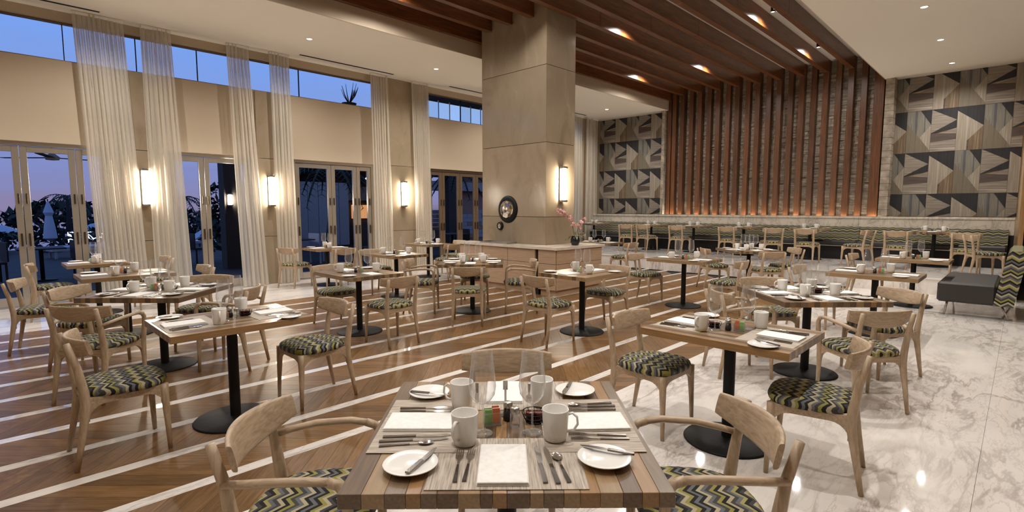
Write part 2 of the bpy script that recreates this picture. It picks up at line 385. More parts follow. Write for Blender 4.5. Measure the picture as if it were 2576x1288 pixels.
vis = sorted([p for p in pl if in_view(p[1], p[2]+.2)], key=lambda p: p[0])
near = vis[:300]; nid = set(id(p) for p in near)
for d, x, a, me, ang, P in near: link('plank', me, fl, (x, a, 0), ang)
rest = M()
for p in pl:
    if id(p) in nid: continue
    rest.prism([(p[1]+u, p[2]+v) for u, v in p[5]], -.012, 0)
tag(rest.obj('plank_field', plank_i, fl), kind='stuff')
# ---- platform under the banquette
pf = M().box(XP, XF, .0, YW, 0, .27).box(XP-.02, XF, -.02, YW, .27, .3, .004).obj('trim_1', marble); tag(pf, kind='structure')

# ---- walls
wl = M()
DO = [(-1.4, 1.62), (2.42, 3.92), (4.72, 6.62), (8.22, 10.42), (11.6, 14.6)]   # door openings
ZD, ZW0, ZW1 = 2.58, 3.88, 4.5
WI = [(-2.4, 6.72), (8.1, 10.6), (11.4, 14.8)]                                 # clerestory strips
def wall_strip(m, holes, z0, z1):
    x = X0
    for a, b in holes: m.box(x, a, YW, YW+.22, z0, z1); x = b
    m.box(x, XF+.2, YW, YW+.22, z0, z1)
wall_strip(wl, DO, 0, ZD); wl.box(X0, XF+.2, YW, YW+.22, ZD, ZW0); wall_strip(wl, WI, ZW0, ZW1); wl.box(X0, XF+.2, YW, YW+.22, ZW1, ZC)
wlo = wl.obj('wall_left', plaster); tag(wlo, kind='structure')
wb = M().box(XF, XF+.2, Y0, YW+.2, 0, ZR+.1).obj('wall_back', stone_w); tag(wb, kind='structure')
wr = M().box(X0-.2, XF+.2, Y0-.2, Y0, 0, ZR).obj('wall_right', plaster); tag(wr, kind='structure')
wf = M().box(X0-.2, X0, Y0, YW+.2, 0, ZR).obj('wall_front', plaster); tag(wf, kind='structure')
# stone piers on the window wall, jointed into slabs
def pier(x0, x1, top, joints):
    z = 0
    for j in joints+[top]:
        M().box(x0, x1, YW-.05, YW-.001, z+.004, j-.004, .003).obj('pier_slab', stone, wlo); z = j
pier(1.78, 2.32, ZW0, [.98, 2.55]); pier(3.98, 4.66, ZW0, [.98, 2.55]); pier(6.98, 7.84, ZC, [1.0, 2.58]); pier(10.55, 11.3, ZC, [1.0, 2.58]); pier(15.0, 15.74, ZC, [1.0, 2.58])
# ---- ceiling: two side ceilings, soffit faces, recess
ce = M().box(X0, XF+.2, YS1, YW+.2, ZC, ZC+.2).box(X0, XF+.2, Y0-.2, YS0, ZC, ZC+.2)
ce.mi = 1; ce.box(X0, XF+.2, YS1-.02, YS1, ZC, ZR+.1).box(X0, XF+.2, YS0, YS0+.02, ZC, ZR+.1)
ce.mi = 2; ce.box(X0-.2, XF+.2, YS0-.1, YS1+.1, ZR, ZR+.2)
ceo = ce.obj('ceiling', [ceilp, plaster, ceild]); tag(ceo, kind='structure')
# slot diffusers over the curtains
for a, b in ((-.6, 1.55), (4.75, 6.95), (8.6, 10.6), (11.6, 14.4)):
    M().box(a, b, 10.62, 10.68, ZC-.004, ZC+.001).obj('slot_diffuser', darkvoid, ceo)
# beams running along the room
BY = [7.78-.56*k for k in range(10)]
for i, y in enumerate(BY):
    x1 = XF-.3
    segs = [X0, 1.4+.9*(i % 3), 5.0+1.1*(i % 2), 7.32] if 6.30 < y+.06 and y-.06 < 8.04 else [X0, 1.1+.8*(i % 3), 4.6+1.2*(i % 2), 8.6+.9*(i % 3), x1]
    if 6.30 < y+.06 and y-.06 < 8.04: allseg = list(zip(segs, segs[1:]))+[(8.2, 11.2+.5*(i % 2)), (11.2+.5*(i % 2), x1)]
    else: allseg = list(zip(segs, segs[1:]))
    for a, b in allseg:
        M().box(a+.002, b-.002, y-.06, y+.06, 5.02, ZR, .004).obj('beam', beamw, ceo)
for y0, y1 in ((YS1-.10, YS1-.021), (YS0+.021, YS0+.10)):
    for a, b in ((X0, 3.2), (3.2, 9.4), (9.4, XF-.3)):
        M().box(a+.002, b-.002, y0, y1, 4.92, ZR, .004).obj('edge_beam', beamw, ceo)
# ---- far wall: slats, ledger stone, end returns
ZL = 1.36
SY = [8.06-.28*k for k in range(20)]+[8.22, 2.66]
sme = {}
for i, y in enumerate(SY):
    dpt = .22 if i % 2 else .18
    if dpt not in sme: sme[dpt] = M().box(-dpt, 0, -.064, .064, 0, ZR-ZL, .004).mesh('slat', slatw)
    link('slat', sme[dpt], wb, (XF-.05, y, ZL))
st = M(); rr = random.Random(4)
ylist = sorted(SY)
y = 2.40
while y < 8.42:
    pass; break
z = ZL
while z < ZR:
    h = rr.choice((.035, .05, .065)); y = 2.44-rr.random()*.2
    while y < 8.42:
        wd = rr.uniform(.14, .30); e = min(y+wd, 8.44)
        d = rr.uniform(.01, .045)
        if max(y, 2.44) < e: st.box(XF-.03-d, XF-.002, max(y, 2.44)+.0015, e-.0015, z+.0015, z+h-.0015)
        y += wd
    z += h
tag(st.obj('stacked_stone', ledger, wb), kind='stuff')
for y0, y1 in ((2.44, 2.58), (8.32, 8.44)):
    z = ZL
    while z < (ZC if y0 < 3 else ZC+.3):
        M().box(XF-.34, XF-.002, y0-.06 if y0 < 3 else y0, y1-.02, z+.002, z+.155, .004).obj('return_stone', ledger, wb); z += .157
# patterned wall tiles
def striped(name, a, b, horizontal=False, c=None):
    st = [(.28, a), (.5, b)]+([(.62, c)] if c else [])+[(.78, a)]
    return ramped(name, st, (1, .35, 9) if horizontal else (1, 9, .35), 2.2, 5, .3, .6, coord='Object', spec=.25)
T_L = striped('tile_cream', rgb(180, 170, 155), rgb(138, 127, 112)); T_LH = striped('tile_cream_h', rgb(178, 169, 154), rgb(120, 109, 98), True)
T_D = striped('tile_charcoal', rgb(30, 29, 29), rgb(50, 49, 50)); T_DH = striped('tile_umber', rgb(52, 46, 43), rgb(88, 76, 70), True)
T_M = striped('tile_grey', rgb(98, 95, 88), rgb(128, 122, 110), False, rgb(78, 80, 84)); T_T = striped('tile_tan', rgb(154, 138, 112), rgb(102, 84, 66)); T_B = striped('tile_brown', rgb(92, 84, 72), rgb(116, 106, 90))
TM = [T_L, T_LH, T_D, T_DH, T_M, T_T, T_B]
TW, TH = .46, .975
DESIGN = {
 'A': [(1, [(0, 1), (1, .72), (0, .44)]), (2, [(0, 1), (1, 1), (1, .72)]), (2, [(0, .44), (1, .72), (1, .54)]), (1, [(.38, .43), (1, .54), (1, .40)]), (3, [(0, .44), (.38, .43), (1, .40), (1, .27), (0, .23)]), (1, [(0, .23), (1, .27), (1, .0), (0, 0)]), (3, [(.02, .13), (.6, .17), (.05, .18)])],
 'B': [(2, [(0, 1), (1, 1), (1, .54), (0, .92)]), (0, [(0, .92), (1, .54), (.42, .22), (.42, 0), (0, 0)]), (5, [(1, .54), (1, 0), (.48, 0), (.48, .25), (.42, .22)]), (3, [(.42, 0), (.48, 0), (.48, .25), (.42, .22)])],
 'C': [(4, [(0, 1), (.55, 1), (1, .65), (.55, .35), (0, .72)]), (2, [(.55, 1), (1, 1), (1, .65)]), (0, [(1, .65), (.55, .35), (1, .03)]), (6, [(0, .72), (.55, .35), (1, .03), (1, 0), (0, 0)])]}
def clip(poly, a, b, keep):
    """clip polygon by axis a at value b (keep '<' or '>')"""
    out = []
    for i in range(len(poly)):
        p, q = poly[i], poly[(i+1) % len(poly)]
        ip = p[a] <= b if keep == '<' else p[a] >= b; iq = q[a] <= b if keep == '<' else q[a] >= b
        if ip: out.append(p)
        if ip != iq:
            t = (b-p[a])/(q[a]-p[a]); out.append(tuple(p[k]+t*(q[k]-p[k]) for k in (0, 1)))
    return out
def tile_field(ya, yb, za, zb, phase, ztop):
    """ya is the left end seen from the room (larger y), yb the right end"""
    for row in range(-1, 5):
        z1 = ztop-row*TH; z0 = z1-TH
        if z1 <= za+.02 or z0 >= zb-.02: continue
        off = phase+(row % 2)*TW
        for k in range(-4, 16):
            yl = ya-(off+(k-3)*TW); yr = yl-TW
            if yr >= ya-.02 or yl <= yb+.02: continue
            kind = 'ABC'[(k) % 3]
            m = M(); fx = max(0, (yl-ya)/TW); gx = min(1, (yl-yb)/TW); fz = max(0, (za-z0)/TH); gz = min(1, (zb-z0)/TH)
            for q, (mi, poly) in enumerate(DESIGN[kind]):
                p = poly
                for a, b, kp in ((0, fx, '>'), (0, gx, '<'), (1, fz, '>'), (1, gz, '<')):
                    if len(p) >= 3: p = clip(p, a, b, kp)
                if len(p) < 3: continue
                m.mi = mi
                m.prism([(-(u*TW*.994), v*TH*.996) for u, v in p][::-1], -.020-.0022*(q % 3)-.0004*q, 0, 'x')
            if m.v: m.obj('wall_tile', TM, wb, loc=(XF-.001, yl, z0))
tile_field(11.02, 8.44, ZL, ZC, .20, 4.815)
tile_field(2.44, .12, ZL, ZC, .30, 4.815)
# marble ledge behind the banquette
lg = M()
for a, b in ((.12, 2.9), (2.9, 5.6), (5.6, 8.3), (8.3, 11.02)):
    M().box(XF-.62, XF-.35, a+.002, b-.002, ZL-.06, ZL-.01, .004).obj('ledge_cap', marble_led, wb)
    M().box(XF-.60, XF-.36, a+.002, b-.002, .98, ZL-.06, .003).obj('ledge_fascia', marble_led, wb)
M().box(XF-.60, XF-.35, .12, 11.02, .3, .975).obj('ledge_core', darkvoid, wb)
# honey timber jamb and dark doorway at the far right
tj = M().box(14.85, 15.02, -.10, .06, 0, ZC).box(14.85, XF, -.10, -.02, 0, ZC).obj('trim_2', woodtrim); tag(tj, kind='structure')
dj = M().box(15.3, 15.36, -2.2, -.10, 0, 2.6).obj('door_6', darkvoid); tag(dj, kind='structure')
M().box(15.26, 15.30, -1.9, -1.86, .9, 1.3).obj('door_handle', steelm, dj)

# ------------------------------------------------------------------ windows and folding doors
def folding_door(n, x0, x1, splits, mat, y=YW+.09):
    root = M().box(x0, x1, y-.05, y+.05, ZD-.06, ZD).box(x0, x1, y-.05, y+.05, 0, .02).box(x0, x0+.05, y-.05, y+.05, .02, ZD-.06).box(x1-.05, x1, y-.05, y+.05, .02, ZD-.06).obj('door_%d' % n, mat)
    tag(root, kind='structure')
    b = [x0+.05]+splits+[x1-.05]
    for i, (a, c) in enumerate(zip(b, b[1:])):
        sw = .085; a += .004; c -= .004
        lf = M().box(a, a+sw, y-.03, y+.03, .03, ZD-.07, .004).box(c-sw, c, y-.03, y+.03, .03, ZD-.07, .004).box(a+sw, c-sw, y-.03, y+.03, ZD-.16, ZD-.07).box(a+sw, c-sw, y-.03, y+.03, .03, .16).obj('door_leaf', mat, root)
        M().box(a+sw, c-sw, y-.006, y+.006, .16, ZD-.16).obj('glass_pane', pane, lf)
        for hx in (a+sw/2, c-sw/2):
            M().box(hx-.010, hx+.010, y-.05, y-.03, 1.62, 1.78, .003).box(hx-.012, hx+.012, y-.055, y-.03, .96, 1.16, .003).obj('lever_handle', darksteel, lf)
folding_door(1, -1.4, 1.62, [-.62, .50, 1.17], alum); folding_door(2, 2.42, 3.92, [3.04], alum)
folding_door(3, 4.72, 6.62, [5.58, 6.2], alum); folding_door(4, 8.22, 10.42, [8.70, 9.31, 9.90], alumd); folding_door(5, 11.6, 14.6, [12.3, 13.1, 13.9], alumd)
def clerestory(n, x0, x1, mull):
    y = YW+.12
    r = M().box(x0, x1, y-.03, y+.03, ZW1-.03, ZW1).box(x0, x1, y-.03, y+.03, ZW0, ZW0+.03).obj('window_%d' % n, alumd); tag(r, kind='structure')
    b = [x0]+mull+[x1]
    for a, c in zip(b, b[1:]):
        M().box(a+.004, c-.004, y-.005, y+.005, ZW0+.03, ZW1-.03).obj('glass_pane', pane, r)
        if c != x1: M().box(c-.005, c+.005, y-.02, y+.02, ZW0+.03, ZW1-.03).obj('mullion', darkvoid, r)
clerestory(1, -2.4, 6.72, [-.9, 1.13, 2.09, 3.03, 4.94]); clerestory(2, 8.1, 10.6, [9.4]); clerestory(3, 11.4, 14.8, [13])

# ------------------------------------------------------------------ sheer curtains
def curtain(xt0, xt1, xb0, xb1, label, seed, z0=.015):
    r = random.Random(seed); ph = r.random()*6; nf = max(6, int((xt1-xt0)*17))
    def f(u, v):
        z = z0+(ZC-.015-z0)*v
        xa = xb0+(xt0-xb0)*v; xb = xb1+(xt1-xb1)*v
        x = xa+(xb-xa)*u+.012*math.sin(nf*2*math.pi*u*2+ph)
        amp = .022+.014*math.sin(3*u*6+ph)
        y = 10.86+amp*math.sin(nf*2*math.pi*u+ph+.5*math.sin(2.2*v+ph))+.02*math.sin(5*u+2*v+ph)
        return (x, y, z)
    root = empty('sheer_curtain', ((xb0+xb1)/2, 10.86, 0), 0, label, 'curtain', 'sheer window curtains')
    o = M().grid(f, nf*8, 14).obj('curtain_cloth', voile, root); o.matrix_parent_inverse = Matrix.Translation((-(xb0+xb1)/2, -10.86, 0))
    t = M().box(xt0, xt1, 10.83, 10.89, ZC-.05, ZC-.004, .004).obj('heading_tape', linen, root); t.matrix_parent_inverse = o.matrix_parent_inverse
curtain(1.22, 1.88, 1.36, 2.02, 'wide sheer cream curtain left of the leftmost wall lamp', 1)
curtain(2.12, 2.56, 2.12, 2.70, 'sheer cream curtain right of the leftmost wall lamp', 2)
curtain(3.44, 3.84, 3.56, 4.04, 'sheer cream curtain left of the second wall lamp', 3)
curtain(4.22, 4.62, 4.26, 4.68, 'sheer cream curtain right of the second wall lamp, beside a folding door', 4)
curtain(6.46, 6.92, 6.50, 7.02, 'narrow sheer cream curtain left of the third wall lamp', 5)
curtain(7.60, 8.08, 7.66, 8.16, 'narrow sheer cream curtain right of the third wall lamp', 6)
curtain(13.9, 14.5, 13.9, 14.5, 'sheer curtain behind the stone column, left one of two', 7, .315)
curtain(14.75, 15.4, 14.75, 15.4, 'sheer curtain in the far corner beside the patterned tiles', 8, .315)

# ------------------------------------------------------------------ lamps
def spot(parent, loc, w, size, blend=1.0, col=WARM, rad=.04):
    d = bpy.data.lights.new('lamp', 'SPOT'); d.energy = w; d.spot_size = R(size); d.spot_blend = blend; d.color = col; d.shadow_soft_size = rad
    o = bpy.data.objects.new('lamp', d); C.objects.link(o); o.parent = parent; o.location = loc
ring = M().lathe([(.062, 0), (.062, -.006), (.048, -.008), (.044, 0)], 20).mesh('trim_ring', ceilp)
lens = M().lathe([(0, -.004), (.044, -.004)], 16).mesh('lens', lens_m)
def downlight(x, y, z, w, size, label, group='recessed downlights'):
    r = empty('downlight', (x, y, z), 0, label, 'downlight', group)
    link('trim_ring', ring, r); link('lens', lens, r)
    spot(r, (0, 0, -.02), w, size)
for i, x in enumerate((-1.3, 1.56, 4.45, 7.34, 10.2, 14.0)):
    downlight(x, 9.55, ZC, SPOT_W*1.15, 150, ['recessed downlight behind the viewpoint over the window aisle', 'recessed downlight above the left door, over the window aisle', 'lit round downlight left of two on the window-side ceiling', 'lit round downlight nearest the stone column, window-side ceiling', 'recessed downlight on the window-side ceiling hidden by the column', 'lit downlight in the corner ceiling by the patterned tiles'][i])
for i, x in enumerate((-1.6, 1.0, 3.4, 5.8, 8.15, 10.4, 12.6, 14.75)):
    downlight(x, 1.3, ZC, SPOT_W*(.35 if x < 0 else .9), 150, ['recessed downlight furthest back over the marble aisle', 'recessed downlight over the foreground table', 'recessed downlight over the near right table', 'recessed downlight over the second right table', 'recessed downlight over the third right table', 'largest lit downlight on the right ceiling', 'middle lit downlight of three on the right ceiling', 'smallest lit downlight, nearest the patterned right wall'][i])
spotcan = M().lathe([(0, 0), (.035, 0), (.04, -.15), (.032, -.15)], 14).mesh('spot_can', black)
spotlens = M().lathe([(0, -.146), (.032, -.146)], 12).mesh('spot_lens', lens_m)
wordx = ('first', 'second', 'third', 'fourth', 'fifth', 'sixth')
for rowi, (yy, xx) in enumerate(((7.50, (2.2, 5.0, 9.0, 12.9)), (5.82, (.6, 3.0, 6.2, 9.4, 13.2)), (3.58, (1.4, 4.2, 7.2, 10.6, 13.6)))):
    for i, x in enumerate(xx):
        r = empty('beam_spotlight', (x, yy, ZR), 0, 'small black spotlight between beams, %s from front, %s row' % (wordx[i], ('window-side', 'middle', 'marble-side')[rowi]), 'spotlight', 'spotlights between the beams')
        link('spot_can', spotcan, r); link('spot_lens', spotlens, r); spot(r, (0, 0, -.17), BEAM_W, 165, .5, WARM, .06)
def sconce(x, y, z0, z1, label):
    r = empty('wall_sconce', (x, y, z0), 0, label, 'wall lamp', 'tubular wall sconces'); h = z1-z0
    M().box(-.05, .05, -.025, 0, 0, h, .004).obj('back_plate', steelm, r)
    M().lathe([(0, .03), (.042, .03), (.042, h-.03), (0, h-.03)], 18, (.012, -.075)).obj('glass_tube', tube_m, r)
    M().box(-.056, -.044, -.082, -.068, 0, h, .002).obj('side_bar', steelm, r)
    M().box(-.05, .06, -.125, 0, -.012, .022, .003).obj('bottom_cap', steelm, r)
    M().box(-.05, .06, -.125, 0, h-.022, h+.012, .003).obj('top_cap', steelm, r)
sconce(2.06, YW-.05, 1.60, 2.22, 'glowing tube wall lamp on the leftmost stone pier between two curtains')
sconce(4.20, YW-.05, 1.60, 2.20, 'glowing tube wall lamp on the second stone pier from the left')
sconce(7.38, YW-.05, 1.60, 2.20, 'glowing tube wall lamp on the wide stone pier left of the column')
sconce(7.76, 6.31, 1.68, 2.32, 'glowing tube wall lamp on the narrow face of the stone column')
sconce(4.56, 14.70, 1.62, 1.92, 'glowing tube on the terrace post standing in for a lamp reflection')  # tube added outdoors in place of a wall lamp's reflection in the glass
# cove light behind the ledge grazing the stacked stone
for a, b in ((2.5, 5.4), (5.4, 8.3)):
    d = bpy.data.lights.new('cove_lamp', 'AREA'); d.shape = 'RECTANGLE'; d.size = .03; d.size_y = b-a; d.energy = COVE_W; d.color = (1, .86, .70)
    o = bpy.data.objects.new('cove_lamp', d); C.objects.link(o); o.parent = wb; o.location = (XF-.31, (a+b)/2, ZL-.05); o.rotation_euler = (R(180), R(-16), 0)

# ------------------------------------------------------------------ stone column, counter, ornaments, orchid
colr = empty('stone_column', (7.75, 7.17, 0), 0, 'square beige marble column rising behind the counter to the beams', 'column')
cxA, cxB, cyA, cyB = 7.33, 8.18, 6.31, 8.03
def colbox(name, mat, x0, x1, y0, y1, z0, z1, b=.004): return M().box(x0-7.75, x1-7.75, y0-7.17, y1-7.17, z0, z1, b).obj(name, mat, colr)
colbox('core', darkvoid, cxA+.012, cxB-.012, cyA+.012, cyB-.012, 0, ZR-.005, 0)
zj = [0, 1.39, 2.76, 4.14, ZR-.005]
for a, b in zip(zj, zj[1:]):
    colbox('stone_panel', stone, cxA, cxA+.012, cyA, cyB, a+.004, b-.004, .001); colbox('stone_panel', stone, cxB-.012, cxB, cyA, cyB, a+.004, b-.004, .001)
    colbox('stone_panel', stone, cxA+.013, cxB-.013, cyA, cyA+.012, a+.004, b-.004, .001); colbox('stone_panel', stone, cxA+.013, cxB-.013, cyB-.012, cyB, a+.004, b-.004, .001)
def cabinet(name, x0, x1, y0, y1, label, faces):
    r = M().box(x0, x1, y0, y1, .10, .82).obj(name, cabw); tag(r, label, 'cabinet', 'serving counter cabinets')
    M().box(x0+.03, x1-.03, y0+.03, y1-.03, 0, .10).obj('plinth', cabw, r)
    for ax, p, a, b in faces:
        n = max(1, round((b-a)/.62)); w = (b-a)/n
        for k in range(n):
            u0, u1 = a+k*w+.004, a+(k+1)*w-.004
            for z0, z1, nm in ((.11, .565, 'door_front'), (.573, .815, 'drawer_front')):
                if ax == 'x': M().box(p-.016, p, u0, u1, z0, z1, .003).obj(nm, cabw, r)
                else: M().box(u0, u1, p-.016, p, z0, z1, .003).obj(nm, cabw, r)
    return r
cabinet('serving_cabinet', 6.98, 7.32, 6.24, 8.34, 'long pale timber counter cabinet in front of the column wide face', [('x', 6.98, 6.24, 8.34)])
cabinet('serving_cabinet', 6.98, 8.33, 5.76, 6.17, 'pale timber counter cabinet with corner in front of the column lamp', [('x', 6.98, 5.76, 6.17), ('y', 5.76, 6.98, 8.33)])
M().box(6.99, 7.31, 6.172, 6.236, 0, .82).obj('trim_3', darkvoid)['kind'] = 'structure'
wt = M().prism([(6.93, 5.71), (8.38, 5.71), (8.38, 6.30), (7.32, 6.30), (7.32, 8.39), (6.93, 8.39)], .822, .868).obj('counter_top', ctop); tag(wt, 'L-shaped pale stone worktop on the timber counter around the column', 'worktop')
tr = M().box(7.0, 7.28, 7.0, 7.75, .869, .876).box(7.0, 7.28, 7.0, 7.008, .876, .90).box(7.0, 7.28, 7.742, 7.75, .876, .90).box(7.0, 7.008, 7.008, 7.742, .876, .90).box(7.272, 7.28, 7.008, 7.742, .876, .90).obj('serving_tray', steelm); tag(tr, 'shallow rectangular metal tray on the counter below the round mirror', 'tray')
mirr = plain('mirror', rgb(220, 214, 204), .06, 1)
def facet_mirror(y, z, r, label):
    o = empty('round_mirror', (cxA, y, z), 0, label, 'mirror', 'round mirrors on the column')
    fr = M().lathe([(r*.66, .03), (r*.74, .045), (r*.95, .02), (r, 0), (r*.6, 0)], 32); fr.v = [(-c, a, b) for a, b, c in fr.v]
    fr.obj('dark_frame', black, o)
    dm = M(); prof = [(r*.68*math.cos(t*math.pi/2/4), .03+r*.25*math.sin(t*math.pi/2/4)) for t in range(5)]; prof[-1] = (0, prof[-1][1])
    dm.lathe(prof, 12, smooth=False); dm.v = [(-c, a, b) for a, b, c in dm.v]; dm.obj('faceted_glass', mirr, o)
facet_mirror(7.29, 1.53, .27, 'large round faceted mirror in a dark frame on the column')
facet_mirror(7.50, 1.20, .085, 'small round mirror below left of the large one on the column')
rod = plain('steel_wire', rgb(170, 160, 148), .3, .9)
# orchid
orc = empty('potted_orchid', (7.72, 5.92, .868), 0, 'pink and white orchid in a black pot on the counter corner', 'potted plant')
M().lathe([(0, 0), (.06, 0), (.085, .05), (.082, .12), (.066, .16), (.056, .16), (.06, .12), (0, .12)], 20).obj('pot', plain('glazed_black_pot', rgb(24, 24, 26), .25), orc)
leafm = ramped('orchid_leaf', [(.3, rgb(40, 62, 34)), (.7, rgb(66, 92, 50))], (1, 1, 1), 12, 3, 0, .4)
def leaf(a, L, w, up):
    m = M()
    def f(u, v):
        r = L*u; ww = w*math.sin(math.pi*min(1, .12+.88*u))*(v-.5)
        return (r*math.cos(a)-ww*math.sin(a), r*math.sin(a)+ww*math.cos(a), .15+up*u-.16*u*u+abs(v-.5)*.02)
    return m.grid(f, 8, 2).obj('leaf', leafm, orc)
for a, L in ((.3, .2), (1.6, .16), (2.8, .22), (4.0, .18), (5.2, .2)): leaf(a, L, .06, .10)
vd = Vector((-.69, .71, 0))
stem = [Vector((0, 0, .13))+vd*(.02*t)+Vector((0, 0, .085*t)) for t in range(5)]
stem += [stem[-1]+vd*(-.01+.0)+vd*(.045*t)+Vector((0, 0, .05*t-.004*t*t)) for t in range(1, 6)]
M().tube(stem, .004, 6).obj('flower_stem', leafm, orc)
stem2 = [Vector((.01, -.01, .13))+Vector((0, 0, .07*t))-vd*(.006*t*t) for t in range(6)]
M().tube(stem2, .004, 6).obj('flower_stem', leafm, orc)
petm = ramped('orchid_petal', [(.35, rgb(238, 214, 206)), (.6, rgb(214, 140, 140)), (.8, rgb(170, 70, 84))], (1, 1, 1), 40, 2, 0, .6)
pm = M(); 
for k in range(5):
    a = k*2*math.pi/5; L = .042; w = .03
    c, s = math.cos(a), math.sin(a)
    pm._add([(0, 0, 0), (L*.5*c-w*.5*s, .006, L*.5*s+w*.5*c), (L*c, .002, L*s), (L*.5*c+w*.5*s, .006, L*.5*s-w*.5*c)], [(0, 1, 2, 3)])
pm.lathe([(0, -.004), (.007, 0), (0, .008)], 6)
pme = pm.mesh('blossom', petm, fix=False)
rr = random.Random(9)
for base in (stem[3:], stem2[3:]):
    for q in base:
        for k in range(3): link('blossom', pme, orc, tuple(q+Vector((rr.uniform(-.03, .03), rr.uniform(-.03, .03), rr.uniform(-.035, .045)))), rot=(rr.uniform(-.5, .5), rr.uniform(-.5, .5), R(-45)+rr.uniform(-.9, .9)))

# ------------------------------------------------------------------ chairs
def seat_mesh():
    n = 40; out = []
    def rim(t):
        c, s = math.cos(t), math.sin(t); e = .72
        x = math.copysign(abs(c)**e, c); y = math.copysign(abs(s)**e, s)
        return x*(.235+.02*y), y*.225
    m = M(); rings = []; vs = []
    for f, z in ((.93, .422), (1.0, .432), (1.02, .447), (1.0, .462), (.93, .474), (.78, .483), (.5, .489), (.25, .491)):
        rings.append(len(vs)); vs += [(rim(2*math.pi*i/n)[0]*f, rim(2*math.pi*i/n)[1]*f, z) for i in range(n)]
    fs = []
    for a, b in zip(rings, rings[1:]):
        for i in range(n): j = (i+1) % n; fs.append((a+i, a+j, b+j, b+i))
    fs.append(tuple(rings[-1]+i for i in range(n))); fs.append(tuple(rings[0]+i for i in range(n))[::-1])
    m._add(vs, fs, True); return m.mesh('seat', chev)
def arch(m, p0, p1, t, zt, zb, drop, run):
    """rail between two legs whose underside curves down into each leg"""
    p0 = Vector(p0); p1 = Vector(p1); L = (p1-p0).length; d = (p1-p0)/L; nrm = Vector((-d.y, d.x, 0))*t/2
    top = [(0, zt), (L, zt)]; low = []
    for i in range(7): a = math.pi/2*i/6; low.append((run*(1-math.cos(a)) if True else 0, zb-drop*(1-math.sin(a))))
    prof = low+[(L-x, z) for x, z in low[::-1]]
    n = len(prof); vs = []
    for x, z in prof: vs += [p0+d*x+nrm+Vector((0, 0, z)), p0+d*x-nrm+Vector((0, 0, z)), p0+d*x+nrm+Vector((0, 0, zt)), p0+d*x-nrm+Vector((0, 0, zt))]
    fs = []
    for i in range(n-1):
        a, b = 4*i, 4*(i+1)
        fs += [(a, b, b+2, a+2), (a+1, a+3, b+3, b+1), (a, a+1, b+1, b), (a+2, b+2, b+3, a+3)]
    fs += [(0, 2, 3, 1), (4*n-4, 4*n-3, 4*n-1, 4*n-2)]
    m._add(vs, fs, False)
FX, FY, RX, RY = .205, .185, .185, -.205
def chair(arm):
    r = empty('dining_armchair' if arm else 'dining_chair')
    tag(r, 'oak chair', 'chair')
    link('seat', seat_mesh(), r)
    fr = M(); arch(fr, (-FX, FY, 0), (FX, FY, 0), .024, .428, .385, .10, .10); arch(fr, (-RX, RY, 0), (RX, RY, 0), .024, .428, .385, .10, .09)
    for s in (-1, 1): arch(fr, (s*FX, FY, 0), (s*RX, RY, 0), .024, .428, .385, .11, .10)
    fr.obj('seat_frame', oakh, r)
    for s in (-1, 1):
        if arm:
            pts = [(s*(FX+.01), FY+.012, 0), (s*(FX+.008), FY+.006, .2), (s*(FX+.012), FY, .40), (s*(FX+.03), FY+.004, .55), (s*(FX+.035), FY-.002, .62), (s*(FX+.035), FY-.022, .65), (s*(FX+.035), FY-.06, .663)]
            M().tube(pts, [.013, .017, .023, .019, .017, .017, .017], 10).obj('leg', oak, r)
            ap = [(s*(FX+.035), FY-.055, .662), (s*(FX+.042), .06, .668), (s*(FX+.036), -.08, .66), (s*(FX+.015), -.17, .645), (s*(RX+.012), RY-.03, .632)]
            M().tube(ap, [.017, .018, .018, .017, .016], 10, flat=.8).obj('arm_rest', oaka, r)
        else:
            pts = [(s*(FX+.01), FY+.012, 0), (s*(FX+.006), FY+.006, .2), (s*FX, FY, .36), (s*FX, FY, .43)]
            M().tube(pts, [.013, .018, .024, .024], 10).obj('leg', oak, r)
        pts = [(s*(RX+.01), RY-.065, 0), (s*(RX+.006), RY-.03, .2), (s*RX, RY-.002, .37), (s*RX, RY-.006, .46), (s*(RX+.002), RY-.03, .62), (s*(RX+.006), RY-.07, .77)]
        M().tube(pts, [.013, .019, .026, .025, .020, .016], 10).obj('leg', oak, r)
    bm = M()
    def f(u, v):
        # closed loop round the plank section
        s = 2*u-1; a = v*2*math.pi; zc = .722+.018*s*s; hh = .066-.022*s*s; th = .012
        ca, sa = math.cos(a), math.sin(a); e = .5
        yy = math.copysign(abs(ca)**e, ca)*th; zz = math.copysign(abs(sa)**e, sa)*hh
        y0 = RY-.072+.075*s*s+.022
        return (.238*s, y0+yy-zz*.22, zc+zz)
    bm.grid(f, 20, 14); 
    for u in (0, 1): bm._add([f(u, j/14) for j in range(14)], [tuple(range(14))])
    bm.obj('backrest', oakh, r)
    return r
CH = {0: chair(0), 1: chair(1)}; used = {0: False, 1: False}
def place_chair(x, y, rz, label, arm=0, z=0, group='oak dining chairs'):
    if not used[arm]:
        o = CH[arm]; used[arm] = True; o.location = (x, y, z); o.rotation_euler = (0, 0, rz); o['label'] = label; o['group'] = group; return o
    return dup(CH[arm], (x, y, z), rz, label, group)

